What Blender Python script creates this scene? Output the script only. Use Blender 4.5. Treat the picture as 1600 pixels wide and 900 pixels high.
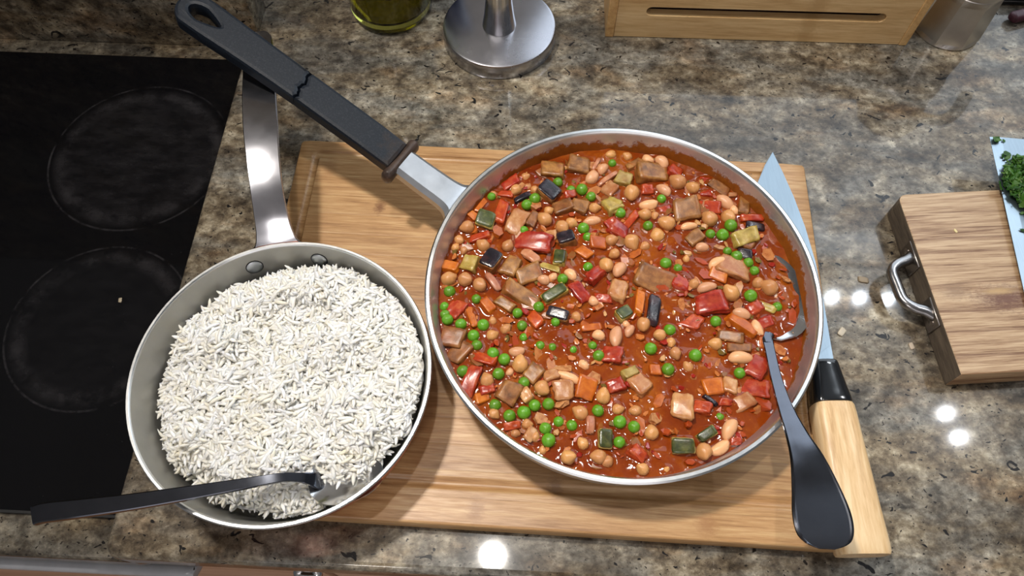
import bpy, bmesh, math, random
import numpy as np
from mathutils import Vector, Matrix, noise
random.seed(7); rng = np.random.default_rng(11)
for o in list(bpy.data.objects): bpy.data.objects.remove(o)
SC = bpy.context.scene; COL = SC.collection
R = math.radians

# ------------------------------------------------------------------ camera
cd = bpy.data.cameras.new('camera'); cam = bpy.data.objects.new('camera', cd); COL.objects.link(cam)
cam.location = (0, 0, .571); cam.rotation_euler = (R(27), 0, 0)
cd.sensor_fit = 'HORIZONTAL'; cd.sensor_width = 36; cd.lens = 36*1156/1600
cd.clip_start = .01; cd.clip_end = 50
SC.camera = cam
# ------------------------------------------------------------------ world and view
w = bpy.data.worlds.new('world'); SC.world = w; w.use_nodes = True
w.node_tree.nodes['Background'].inputs[0].default_value = (.90, .94, 1, 1)
w.node_tree.nodes['Background'].inputs[1].default_value = .10
vs = SC.view_settings
vs.view_transform = 'Standard'; vs.look = 'None'; vs.gamma = 1; vs.use_curve_mapping = False
vs.exposure = 0.0
# ------------------------------------------------------------------ lights
def area(name, loc, size, power, color, target=None, size_y=None, spread=None):
    d = bpy.data.lights.new(name, 'AREA'); o = bpy.data.objects.new(name, d); COL.objects.link(o)
    d.energy = power; d.color = color; d.size = size
    if size_y: d.shape = 'RECTANGLE'; d.size_y = size_y
    else: d.shape = 'DISK'
    if spread: d.spread = R(spread)
    o.location = loc
    if target is not None:
        o.rotation_euler = (Vector(target)-Vector(loc)).to_track_quat('-Z', 'Y').to_euler()
    return o
area('window_daylight', (.86, 1.150, .76), 1.30, 9.0, (.80, .90, 1), (.80, 0, .60), 1.10)
area('front_fill', (-.2, -2.1, .75), 2.2, 9.5, (1, .94, .96), (-.2, 0, .45), 1.3)  # added soft fill from behind the camera; that wall has no window
for x, y, z, s_, p_, c_ in ((-.44, .50, 1.545, .12, 2.7, (1, .93, .84)), (-.052, .264, 1.545, .055, 4.6, (1, .95, .88)),
                            (-.5, -1.15, 1.545, .25, 6.0, (1, .95, .90)), (1.02, 1.045, 1.545, .015, 1.3, (.82, .91, 1)), (1.108, 1.042, 1.545, .015, 1.3, (.82, .91, 1)), (1.196, 1.037, 1.545, .015, 1.3, (.82, .91, 1)),  # the first one is an added fill behind the camera, over the floor
                            (1.282, .662, 1.545, .015, 1.6, (.95, .97, 1)), (1.30, .590, 1.545, .015, 1.6, (.95, .97, 1))):
    area('ceiling_spot_or_fill', (x, y, z), s_, p_, c_, (.12, .20, 0) if x == -.44 else None, None, 62 if x == -.44 else None)

# ------------------------------------------------------------------ helpers
def link(name, me, m=None, parent=None, smooth=True):
    o = bpy.data.objects.new(name, me); COL.objects.link(o)
    if m is not None:
        for mm in (m if isinstance(m, (list, tuple)) else [m]): me.materials.append(mm)
    if parent is not None: o.parent = parent
    if smooth: me.polygons.foreach_set('use_smooth', [True]*len(me.polygons))
    return o
def mesh(name, V, F, m=None, parent=None, smooth=True):
    me = bpy.data.meshes.new(name); me.from_pydata([tuple(v) for v in V], [], [tuple(f) for f in F]); me.update()
    return link(name, me, m, parent, smooth)
def obj(name, bm, m=None, parent=None, smooth=False):
    me = bpy.data.meshes.new(name); bmesh.ops.recalc_face_normals(bm, faces=bm.faces[:]); bm.to_mesh(me); bm.free()
    return link(name, me, m, parent, smooth)
def thing(name, label, cat, loc=(0, 0, 0), rz=0, group=None):
    o = bpy.data.objects.new(name, None); COL.objects.link(o); o.empty_display_size = .02
    o.location = loc; o.rotation_euler = (0, 0, rz); tag(o, label, cat, group); return o
def tag(o, label=None, cat=None, group=None, kind=None):
    if label: o['label'] = label
    if cat: o['category'] = cat
    if group: o['group'] = group
    if kind: o['kind'] = kind
    return o
def sharp(o, ang=35):
    me = o.data
    bm = bmesh.new(); bm.from_mesh(me)
    for e in bm.edges:
        if len(e.link_faces) == 2 and e.calc_face_angle(0) > R(ang): e.smooth = False
    bm.to_mesh(me); bm.free(); return o
def flat(o):
    for p in o.data.polygons:
        if max(abs(c) for c in p.normal) > .9995: p.use_smooth = False
    return o
def box(bm, x0, x1, y0, y1, z0, z1, bev=0, seg=2):
    g = bmesh.ops.create_cube(bm, size=1)
    for v in g['verts']:
        v.co = Vector((x0+(v.co.x+.5)*(x1-x0), y0+(v.co.y+.5)*(y1-y0), z0+(v.co.z+.5)*(z1-z0)))
    if bev:
        es = list({e for v in g['verts'] for e in v.link_edges})
        bmesh.ops.bevel(bm, geom=es, offset=bev, segments=seg, profile=.5, affect='EDGES')
    return bm
def boxo(name, x0, x1, y0, y1, z0, z1, m, parent=None, bev=0, seg=2):
    o = obj(name, box(bmesh.new(), x0, x1, y0, y1, z0, z1, bev, seg), m, parent, bev > 0)
    return flat(sharp(o, 50)) if bev else o
def lathe(name, prof, m, parent=None, n=128, mats=None, close=False):
    """prof: (r, z) from the inside out; mats: a slot index per segment"""
    V = []; F = []; S = []
    a = np.linspace(0, 2*math.pi, n, endpoint=False); k = len(prof)
    for r, z in prof:
        V += [(r*math.cos(t), r*math.sin(t), z) for t in a]
    for i in range(k if close else k-1):
        i2 = (i+1) % k
        for j in range(n):
            F.append((i*n+j, i2*n+j, i2*n+(j+1) % n, i*n+(j+1) % n)); S.append(mats[i] if mats else 0)
    o = mesh(name, V, F, m, parent); o.data.polygons.foreach_set('material_index', S)
    bm = bmesh.new(); bm.from_mesh(o.data)
    bmesh.ops.remove_doubles(bm, verts=bm.verts[:], dist=1e-6)
    bmesh.ops.recalc_face_normals(bm, faces=bm.faces[:]); bm.to_mesh(o.data); bm.free()
    return sharp(o, 40)
def loft(name, rings, m, parent=None, caps=True, smooth=True, ang=45):
    n = len(rings[0]); V = [p for r in rings for p in r]; F = []
    for i in range(len(rings)-1):
        for j in range(n):
            F.append((i*n+j, i*n+(j+1) % n, (i+1)*n+(j+1) % n, (i+1)*n+j))
    if caps:
        F.append(tuple(range(n-1, -1, -1))); F.append(tuple((len(rings)-1)*n+j for j in range(n)))
    o = mesh(name, V, F, m, parent, smooth)
    bm = bmesh.new(); bm.from_mesh(o.data); bmesh.ops.recalc_face_normals(bm, faces=bm.faces[:]); bm.to_mesh(o.data); bm.free()
    return sharp(o, ang) if smooth else o
def spline(P, n):
    """Catmull-Rom through rows of P, n samples in all"""
    P = np.array(P, float); k = len(P); out = []
    for t in np.linspace(0, k-1-1e-9, n):
        i = int(t); u = t-i
        p0, p1, p2, p3 = P[max(i-1, 0)], P[i], P[i+1], P[min(i+2, k-1)]
        out.append(.5*((2*p1)+(-p0+p2)*u+(2*p0-5*p1+4*p2-p3)*u*u+(-p0+3*p1-3*p2+p3)*u**3))
    return np.array(out)
def sweep(name, P, sec, m, parent=None, n=40, ang=45, up=(0, 0, 1), caps=True):
    """P rows: x,y,z,width,thick[,roll]; sec: closed list of (u,v) in -1..1"""
    S = spline(P, n); rings = []
    for i in range(n):
        t = S[min(i+1, n-1), :3]-S[max(i-1, 0), :3]; t /= np.linalg.norm(t)
        u = np.cross(np.array(up, float), t); u /= -np.linalg.norm(u); v = np.cross(u, t)
        if v @ np.array(up) < 0: v = -v
        if S.shape[1] > 5:
            c, s = math.cos(S[i, 5]), math.sin(S[i, 5]); u, v = u*c+v*s, v*c-u*s
        rings.append([tuple(S[i, :3]+u*a*S[i, 3]/2+v*b*S[i, 4]/2) for a, b in sec])
    return loft(name, rings, m, parent, caps, True, ang)
def super_sec(n=20, e=.6):
    out = []
    for i in range(n):
        a = 2*math.pi*i/n; c, s = math.cos(a), math.sin(a)
        out.append((math.copysign(abs(c)**e, c), math.copysign(abs(s)**e, s)))
    return out
def outline(name, loops, z0, z1, m, parent=None, bev=0, res=2):
    """a flat plate with holes: 2-D loops (first outer), extruded and bevelled"""
    cu = bpy.data.curves.new(name, 'CURVE'); cu.dimensions = '2D'; cu.fill_mode = 'BOTH'
    for L in loops:
        s = cu.splines.new('POLY'); s.points.add(len(L)-1); s.use_cyclic_u = True
        for p, q in zip(s.points, L): p.co = (q[0], q[1], 0, 1)
    cu.extrude = (z1-z0)/2-bev; cu.bevel_depth = bev; cu.bevel_resolution = res; cu.offset = -bev
    t = bpy.data.objects.new(name, cu); COL.objects.link(t)
    dg = bpy.context.evaluated_depsgraph_get(); me = bpy.data.meshes.new_from_object(t.evaluated_get(dg))
    bpy.data.objects.remove(t); bpy.data.curves.remove(cu)
    me.name = name; me.materials.clear()
    me.transform(Matrix.Translation((0, 0, (z0+z1)/2)))
    o = link(name, me, m, parent, True); me.polygons.foreach_set('material_index', [0]*len(me.polygons))
    bm = bmesh.new(); bm.from_mesh(me); bmesh.ops.remove_doubles(bm, verts=bm.verts[:], dist=1e-6); bm.to_mesh(me); bm.free()
    return flat(sharp(o, 40))
def dup(root, loc, rz, label, scale=None):
    r = root.copy(); COL.objects.link(r); r.location = loc; r.rotation_euler = (0, 0, rz); r['label'] = label
    if scale: r.scale = scale
    for ch in list(root.children):
        c = ch.copy(); COL.objects.link(c); c.parent = r
    return r

# ------------------------------------------------------------------ material helpers
class G:
    def __init__(s, name):
        s.m = bpy.data.materials.new(name); s.m.use_nodes = True
        s.nt = s.m.node_tree; s.b = s.nt.nodes['Principled BSDF']; s.tc = None
    def n(s, t, **kw):
        x = s.nt.nodes.new(t)
        for k, v in kw.items():
            if hasattr(x, k): setattr(x, k, v)
        return x
    def set(s, node, sock, val):
        i = node.inputs[sock]
        if isinstance(val, bpy.types.NodeSocket): s.nt.links.new(val, i)
        elif isinstance(val, (tuple, list)) and len(val) == 3 and i.type == 'RGBA': i.default_value = (*val, 1)
        else: i.default_value = val
    def obj(s, scale=(1, 1, 1), loc=(0, 0, 0), rot=(0, 0, 0), vec=None):
        if s.tc is None: s.tc = s.n('ShaderNodeTexCoord')
        mp = s.n('ShaderNodeMapping'); s.set(mp, 'Vector', vec or s.tc.outputs['Object'])
        mp.inputs['Scale'].default_value = scale; mp.inputs['Location'].default_value = loc; mp.inputs['Rotation'].default_value = rot
        return mp.outputs[0]
    def noise(s, vec, scale, detail=4, rough=.55, dist=0):
        x = s.n('ShaderNodeTexNoise'); s.set(x, 'Vector', vec); s.set(x, 'Scale', float(scale)); s.set(x, 'Detail', float(detail))
        s.set(x, 'Roughness', rough); s.set(x, 'Distortion', float(dist)); return x.outputs['Fac']
    def vor(s, vec, scale, feature='F1', out='Distance', rnd=1.):
        x = s.n('ShaderNodeTexVoronoi'); x.feature = feature; s.set(x, 'Vector', vec); s.set(x, 'Scale', float(scale)); s.set(x, 'Randomness', rnd)
        return x.outputs[out]
    def ramp(s, fac, stops, interp='LINEAR'):
        x = s.n('ShaderNodeValToRGB'); s.set(x, 'Fac', fac); e = x.color_ramp.elements; x.color_ramp.interpolation = interp
        while len(e) < len(stops): e.new(.5)
        for q, (p, c) in zip(e, stops):
            q.position = p; q.color = (c, c, c, 1) if isinstance(c, (int, float)) else (*c, 1)
        return x.outputs['Color']
    def mix(s, fac, a, b, mode='MIX'):
        x = s.n('ShaderNodeMix'); x.data_type = 'RGBA'; x.blend_type = mode
        for sock, val in ((x.inputs[0], fac), (x.inputs[6], a), (x.inputs[7], b)):
            if isinstance(val, bpy.types.NodeSocket): s.nt.links.new(val, sock)
            elif isinstance(val, (tuple, list)): sock.default_value = (*val, 1)
            else: sock.default_value = val
        return x.outputs[2]
    def math(s, op, a, b=0., c=None):
        x = s.n('ShaderNodeMath'); x.operation = op; s.set(x, 0, a); s.set(x, 1, b)
        if c is not None: s.set(x, 2, c)
        return x.outputs[0]
    def bump(s, h, strength=.3, dist=.001):
        x = s.n('ShaderNodeBump'); s.set(x, 'Height', h); s.set(x, 'Strength', strength); s.set(x, 'Distance', dist)
        s.nt.links.new(x.outputs[0], s.b.inputs['Normal'])
    def rand(s): return s.n('ShaderNodeObjectInfo').outputs['Random']
    def island(s): return s.n('ShaderNodeNewGeometry').outputs['Random Per Island']
    def done(s, col, rough=.5, metal=0., **kw):
        s.set(s.b, 'Base Color', col); s.set(s.b, 'Roughness', rough); s.set(s.b, 'Metallic', metal)
        for k, v in kw.items(): s.set(s.b, k.replace('_', ' '), v)
        return s.m
def plain(name, col, rough=.5, metal=0., var=.12, scale=60, **kw):
    g = G(name); f = g.noise(g.obj(), scale, 4)
    c = g.mix(g.ramp(f, [(.3, 0.), (.7, 1.)]), tuple(x*(1-var) for x in col), tuple(min(1, x*(1+var)) for x in col))
    return g.done(c, rough, metal, **kw)

# ------------------------------------------------------------------ materials
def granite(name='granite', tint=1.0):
    g = G(name)
    v = g.obj((1, 1.25, 1.25), rot=(0, 0, R(-14))); vs_ = g.obj((1, 2.4, 2.4), rot=(0, 0, R(-10)))
    big = g.noise(vs_, 11, 6, .62, .5); mid = g.math('ADD', g.math('MULTIPLY', g.noise(v, 78, 6, .70, .2), .58), g.math('MULTIPLY', g.noise(v, 27, 4, .6, .3), .42)); fine = g.noise(v, 170, 5, .7)
    c = g.ramp(mid, [(.36, (.036, .028, .020)), (.435, (.095, .074, .051)), (.505, (.185, .150, .104)), (.575, (.31, .27, .20)), (.66, (.54, .49, .39))])
    grey = g.ramp(mid, [(.36, (.032, .031, .028)), (.45, (.105, .101, .091)), (.555, (.225, .217, .195)), (.66, (.48, .46, .40))])
    c = g.mix(g.ramp(big, [(.42, 0.), (.62, 1.)]), c, grey)
    c = g.mix(g.ramp(fine, [(.34, .70), (.50, 0.)]), c, (.060, .048, .037))
    c = g.mix(g.ramp(fine, [(.60, 0.), (.74, .45)]), c, (.60, .55, .45))
    band = g.noise(g.obj((.8, 3.2, 3.2), rot=(0, 0, R(-8)), loc=(3, 1, 0)), 6, 4, .55, .5)
    c = g.mix(1., c, g.ramp(band, [(.36, (.58, .55, .52)), (.49, (.95, .93, .90)), (.62, (1.22, 1.20, 1.15))]), 'MULTIPLY')
    warm = g.noise(g.obj((1, 2, 2), loc=(7, 2, 0)), 14, 4, .6)
    c = g.mix(g.ramp(warm, [(.55, 0.), (.70, .45)]), c, g.mix(1., c, (1.35, .95, .62), 'MULTIPLY'))
    sp = g.noise(g.obj((1, 1.3, 1.3), loc=(2, 5, 0)), 95, 2, .5, .8)
    c = g.mix(g.ramp(sp, [(.670, 0.), (.690, 1.)]), c, (.010, .009, .009))
    sp2 = g.noise(g.obj((1, 1.2, 1.2), loc=(9, 4, 0)), 260, 2, .5)
    c = g.mix(g.ramp(sp2, [(.665, 0.), (.69, .9)]), c, (.016, .014, .013))
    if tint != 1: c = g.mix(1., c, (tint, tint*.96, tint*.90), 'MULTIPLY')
    r = .26
    return g.done(c, r, 0., Specular_IOR_Level=.16, Coat_Weight=.6, Coat_Roughness=.05)
M_GRAN = granite()
M_GRAN_SHADE = granite('granite_shaded', .74)  # darker tint puts the shade round the hob into the stone colour
def wood(name, dark, mid_, light, axis='X', ring=34, rough=.42, knots=(), var=.16, stretch=14, contrast=1.):
    g = G(name)
    sc = (1, stretch, stretch) if axis == 'X' else (stretch, 1, stretch)
    rnd = g.rand(); comb = g.n('ShaderNodeCombineXYZ'); g.set(comb, 0, g.math('MULTIPLY', rnd, 3.7)); g.set(comb, 1, g.math('MULTIPLY', rnd, 1.3))
    add = g.n('ShaderNodeVectorMath'); add.operation = 'ADD'
    g.obj(); g.set(add, 0, g.tc.outputs['Object']); g.set(add, 1, comb.outputs[0])
    v = g.obj(sc, vec=add.outputs[0])
    a = g.noise(v, ring*.35, 5, .6, .5); b = g.noise(v, ring*1.6, 4, .65, .2)
    f = g.math('ADD', g.math('MULTIPLY', a, .6), g.math('MULTIPLY', b, .4))
    c = g.ramp(f, [(.5-.16/contrast, dark), (.5, mid_), (.5+.15/contrast, light)])
    k = g.math('ADD', g.math('MULTIPLY', rnd, 2*var), 1-var)
    kc = g.n('ShaderNodeCombineXYZ'); g.set(kc, 0, k); g.set(kc, 1, g.math('POWER', k, 1.1)); g.set(kc, 2, g.math('POWER', k, 1.3))
    c = g.mix(1., c, kc.outputs[0], 'MULTIPLY')
    for kx, ky, rx, ry, kcol, amt in knots:
        d = g.n('ShaderNodeVectorMath'); d.operation = 'LENGTH'
        g.set(d, 0, g.obj((1/rx, 1/ry, 0), (-kx/rx, -ky/ry, 0)))
        e = g.math('ADD', d.outputs['Value'], g.math('MULTIPLY', g.math('SUBTRACT', g.noise(g.obj((1, 3, 1)), 260, 4, .7), .5), 1.7))
        c = g.mix(g.ramp(e, [(.25, amt), (1.15, 0.)]), c, kcol)
    g.bump(b, .12, .0006)
    return g.done(c, g.ramp(b, [(.3, rough+.08), (.7, rough-.06)]), 0., Coat_Weight=.12, Coat_Roughness=.25)
def metal(name, col, rough=.25, streak=(1, 1, 1), amount=.12, scale=80, bump=.05, aniso=0.):
    g = G(name); f = g.noise(g.obj(streak), scale, 5, .65)
    c = g.mix(f, tuple(x*.80 for x in col), tuple(min(1, x*1.14) for x in col))
    f2 = g.noise(g.obj(), 22, 4)
    r = g.math('ADD', g.math('MULTIPLY', f, amount), g.math('MULTIPLY', f2, amount)); r = g.math('ADD', r, rough-amount)
    if bump: g.bump(f, bump, .0004)
    return g.done(c, r, 1., Anisotropic=aniso)
M_ALU = metal('cast_aluminium', (.56, .59, .63), .38, amount=.1)
M_RIM = metal('bright_aluminium_rim', (.86, .88, .90), .30, amount=.1)
M_STEEL = metal('polished_steel', (.66, .66, .67), .15, amount=.06, bump=.02)
M_DSTEEL = metal('worn_steel', (.14, .148, .175), .12, (1, 1, 1), amount=.05, bump=.01)
M_BRUSH = metal('brushed_steel', (.52, .52, .55), .30, (1, 1, 30), .1, 60, .04)
M_BLADE = metal('blade_steel', (.30, .37, .43), .38, (30, 1, 1), .08, 40, .03)
M_COPPER = metal('copper', (.78, .34, .22), .34, amount=.14, scale=40)
M_MOKA = metal('moka_aluminium', (.66, .64, .62), .34, amount=.05, scale=50, bump=0)
M_IRON = metal('dark_iron', (.30, .27, .25), .30, amount=.12, scale=90, bump=.15)
M_BLACK = plain('black_plastic', (.012, .012, .013), .35)
M_DARK = plain('dark_gap', (.006, .006, .006), .7)
M_WALL = plain('wall_paint', (.62, .60, .56), .7, var=.03)
M_CEIL = plain('ceiling_paint', (.72, .72, .72), .8, var=.02)
def inner_wall(name, base, stain=None, level=0., metalv=1., rough=.38):
    g = G(name); v = g.obj()
    f = g.noise(v, 70, 5, .6); c = g.mix(f, tuple(x*.84 for x in base), tuple(min(1, x*1.1) for x in base))
    r = g.math('ADD', g.math('MULTIPLY', f, .16), rough-.08); mt = metalv
    if stain:
        sep = g.n('ShaderNodeSeparateXYZ'); g.set(sep, 0, v)
        h = g.math('SUBTRACT', sep.outputs[2], level)
        edge = g.math('ADD', g.math('MULTIPLY', g.noise(v, 16, 3, .5), .018), g.math('MULTIPLY', g.noise(v, 130, 5, .75), .020))
        edge = g.math('SUBTRACT', edge, .0150)
        far = g.math('MULTIPLY', g.math('ADD', g.math('ADD', sep.outputs[1], g.math('MULTIPLY', sep.outputs[0], .5)), .03), .055)        # the pan was stirred up its far side
        edge = g.math('ADD', edge, g.math('MINIMUM', far, .0085))
        k = g.ramp(g.math('MULTIPLY', g.math('SUBTRACT', edge, h), 220.), [(.20, 0.), (.85, 1.)])
        sc = g.mix(g.noise(v, 210, 4, .7), stain[0], stain[1])
        dots = g.ramp(g.noise(v, 180, 2, .5), [(.66, 0.), (.70, .9)])
        k2 = g.math('MAXIMUM', k, g.math('MULTIPLY', dots, g.ramp(g.math('MULTIPLY', h, 50.), [(.35, 1.), (.75, 0.)])))
        c = g.mix(k2, c, sc); mt = g.math('MULTIPLY', g.math('SUBTRACT', 1., k2), metalv); r = g.mix(k2, r, (.3, .3, .3))
    return g.done(c, r, mt)
M_INNER = inner_wall('pan_inside', (.60, .57, .59), ((.15, .038, .006), (.36, .11, .012)), .0350, .8)
M_RICEPAN = inner_wall('rice_pan_inside', (.44, .435, .41), None, 0, .8, .45)

# ------------------------------------------------------------------ the setting (counter axes turned 2.75 degrees)
PSI = R(-2.75); ORG = (-.301, .070, 0)
def struct(name, loc=ORG, rz=PSI):
    o = bpy.data.objects.new(name, None); COL.objects.link(o); o.location = loc; o.rotation_euler = (0, 0, rz); o['kind'] = 'structure'
    return o
def skind(o): o['kind'] = 'structure'; o.location = ORG; o.rotation_euler = (0, 0, PSI); return o
# raised granite worktop with a rounded near-left corner and a rolled front edge
def slab_loops(x0, x1, y0, y1, r, n=8):
    L = [(x1, y0), (x1, y1), (x0, y1)]
    for i in range(n+1):
        a = math.pi+math.pi/2*i/n; L.append((x0+r+r*math.cos(a), y0+r+r*math.sin(a)))
    return L
cw = skind(outline('worktop', [slab_loops(0, 1.9, 0, 1.16, .012)], -.032, 0, M_GRAN, None, .006, 4))
tag(cw, 'mottled grey and tan granite worktop that the cooking stands on', None)
lw = skind(obj('hob_worktop', box(bmesh.new(), -1.1, .02, 0, .56, -.052, -.020, .006, 3), M_GRAN_SHADE, None, True))
flat(sharp(lw, 50)); tag(lw, 'brown granite worktop around the hob, shade put into its colour')
bs = skind(obj('trim_1', box(bmesh.new(), -1.1, .010, .521, .561, -.020, .50, .001, 1), M_GRAN_SHADE)); tag(bs, 'granite upstand behind the hob, darkened in colour for shade')
wb = skind(obj('wall_back', box(bmesh.new(), -2.2, 2.6, 1.17, 1.25, -.9, .12), M_WALL))
skind(obj('wall_above_window', box(bmesh.new(), -2.2, 2.6, 1.17, 1.25, 1.38, 1.6), M_WALL)).name = 'wall_top'
skind(obj('wall_beside_window', box(bmesh.new(), -2.2, .42, 1.17, 1.25, .12, 1.38), M_WALL)).name = 'wall_left'
skind(obj('wall_right', box(bmesh.new(), 1.92, 2.6, 1.17, 1.25, .12, 1.38), M_WALL))
win = struct('window_1'); M_WHITE = plain('white_paint', (.72, .72, .70), .4, var=.02)
for nm, a in (('frame_rail', (.42, 1.92, 1.15, 1.19, .12, .16)), ('frame_rail', (.42, 1.92, 1.15, 1.19, 1.34, 1.38)), ('frame_post', (.42, .46, 1.15, 1.19, .16, 1.34)),
              ('frame_post', (1.88, 1.92, 1.15, 1.19, .16, 1.34)), ('mullion', (1.15, 1.19, 1.15, 1.19, .16, 1.34))):
    boxo(nm, *a, M_WHITE, win, .002, 1)
ceil = skind(obj('ceiling', box(bmesh.new(), -2.2, 2.6, -2.2, 1.25, 1.56, 1.62), M_CEIL))
skind(obj('wall_front', box(bmesh.new(), -2.2, 2.6, -2.3, -2.2, -.9, 1.6), M_WALL))
fl = skind(obj('floor', box(bmesh.new(), -2.2, 2.6, -2.2, 1.25, -.95, -.92), M_WALL))
M_PLANK = wood('floor_oak', (.30, .135, .06), (.42, .21, .10), (.52, .29, .15), 'X', 12, .4, var=.1)
pl_me = None
for i in range(14):                                                        # floor boards in front of the cupboards
    p = boxo('floor_plank', -1.3, 1.3, -1.1+i*.10+.001, -1.1+(i+1)*.10-.001, -.92, -.908-.0005*(i % 3), M_PLANK, fl)
# cupboard front below the worktop
M_CAB = wood('cupboard_wood', (.50, .30, .20), (.62, .41, .29), (.72, .52, .40), 'X', 12, .4, var=.04)
cab = struct('trim_2'); boxo('cupboard_front', .09, 1.7, .030, .05, -.90, -.055, M_CAB, cab, .001, 1)
boxo('cupboard_top_rail', .02, 1.7, .026, .05, -.055, -.0325, plain('pale_wood_rail', (.36, .27, .19), .5, var=.3, scale=40), cab)
# ------------------------------------------------------------------ hob
HB = thing('hob', 'black glass ceramic hob with faint round cooking zones, left of the worktop', 'hob', (ORG[0], ORG[1], -.020), PSI)
def hob_mat():
    g = G('hob_glass'); v = g.obj(); c = (.0035, .0035, .0042); col = None
    for cx, cy, r in ((-.082, .372, .0865), (-.068, .190, .078), (-.42, .36, .105), (-.42, .14, .078)):
        d = g.n('ShaderNodeVectorMath'); d.operation = 'LENGTH'; g.set(d, 0, g.obj((1, 1, 0), (-cx, -cy, 0)))
        rr = d.outputs['Value']
        ringd = g.math('ABSOLUTE', g.math('SUBTRACT', rr, r)); ring2 = g.math('ABSOLUTE', g.math('SUBTRACT', rr, r*.86))
        wob = g.ramp(g.noise(v, 40, 4, .7), [(.40, 0.), (.70, 1.)])
        a = g.math('MULTIPLY', g.ramp(g.math('MULTIPLY', ringd, 500.), [(.2, .5), (.7, 0.)]), wob)
        b = g.math('MULTIPLY', g.ramp(g.math('MULTIPLY', ring2, 90.), [(.1, .30), (.9, 0.)]), wob)
        inside = g.math('MULTIPLY', g.ramp(g.math('DIVIDE', rr, r), [(.3, .32), (.88, .26), (.95, 0.)]), g.ramp(g.noise(g.obj((1, 2.4, 1), rot=(0, 0, .6)), 34, 6, .75), [(.42, .10), (.74, .8)]))
        if cy < .2: inside = g.math('MULTIPLY', inside, .35)
        s = g.math('ADD', g.math('ADD', a, b), inside); col = s if col is None else g.math('ADD', col, s)
    f = g.math('MINIMUM', col, 1.)
    dust = g.ramp(g.noise(v, 420, 2, .5), [(.72, 0.), (.76, .35)])
    f = g.math('MAXIMUM', f, g.math('MULTIPLY', dust, .4))
    return g.done(g.mix(f, c, (.060, .056, .060)), g.math('ADD', g.math('MULTIPLY', f, .35), .05), 0., Specular_IOR_Level=.35)
boxo('glass_plate', -.60, -.004, .032, .500, 0, .004, hob_mat(), HB, .001, 2)
boxo('steel_edge', -.60, -.003, .0305, .0325, 0, .0042, M_DARK, HB)
# steel oven rail in front of the hob worktop
ov = thing('oven_rail', 'long brushed steel oven rail under the hob worktop edge', 'oven', ORG, PSI)
sec = super_sec(16, .7)
sweep('bar', [(-.9, -.001, -.060, .011, .012), (-.4, -.001, -.060, .011, .012), (.016, -.001, -.060, .011, .012), (.024, .001, -.060, .008, .009)], sec, plain('rail_grey', (.42, .43, .46), .25, var=.1), ov, 30)
boxo('oven_fascia', -1.1, .018, .008, .03, -.085, -.053, plain('white_enamel', (.62, .66, .70), .25, var=.03), ov, .002, 2)
for x in (-.8, -.02): boxo('bracket', x-.01, x+.01, .003, .009, -.064, -.057, M_STEEL, ov)
boxo('oven_drawer_front', -1.1, .088, .026, .046, -.90, -.088, M_CAB, ov, .001, 1)
hn = thing('cupboard_handle', 'small bright steel cupboard handle below the worktop front edge', 'handle', ORG, PSI)
sweep('bar', [(.128, .006, -.07, .008, .008), (.128, .002, -.072, .008, .008), (.142, .002, -.072, .008, .008), (.142, .006, -.07, .008, .008)], sec, M_STEEL, hn, 20)
boxo('back_plate', .122, .148, .012, .0262, -.082, -.060, M_STEEL, hn, .002, 2)

# ------------------------------------------------------------------ bamboo board
BZ = .018; BR_ = R(-3.45); BL, BW = .465, .338
tl = (-0.1962, 0.4375, 0.0180)
TB = thing('bamboo_board', 'large bamboo chopping board with a juice groove under both pans', 'board', (tl[0], tl[1], 0), BR_)
M_BAM = wood('bamboo', (.27, .130, .045), (.45, .250, .103), (.59, .385, .185), 'X', 30, .40,
             knots=((.083, -.070, .006, .009, (.16, .06, .02), .85), (.032, -.030, .008, .014, (.36, .18, .07), .5), (.19, -.326, .008, .012, (.30, .14, .05), .7),
                    (.357, -.327, .010, .010, (.34, .16, .06), .7), (.247, -.306, .007, .010, (.24, .12, .05), .7)), var=.10, stretch=16)
def groove(x, y):
    x0, x1, y0, y1, r = .0165, BL-.0300, -BW+.030, -.0150, .006
    cx, cy = (x0+x1)/2, (y0+y1)/2
    qx = np.abs(x-cx)-(x1-x0)/2+r; qy = np.abs(y-cy)-(y1-y0)/2+r
    sd = np.hypot(np.maximum(qx, 0), np.maximum(qy, 0))+np.minimum(np.maximum(qx, qy), 0)-r
    d = np.abs(sd)/.0036
    return np.where(d < 1, -.0024*np.sqrt(np.maximum(1-d**2, 0)), 0)
gx = np.unique(np.round(np.concatenate([np.linspace(0, BL, 24), np.linspace(.008, .028, 22), np.linspace(BL-.042, BL-.020, 24), [.001, BL-.001]]), 5))
NS = 17; sw = BW/NS
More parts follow.
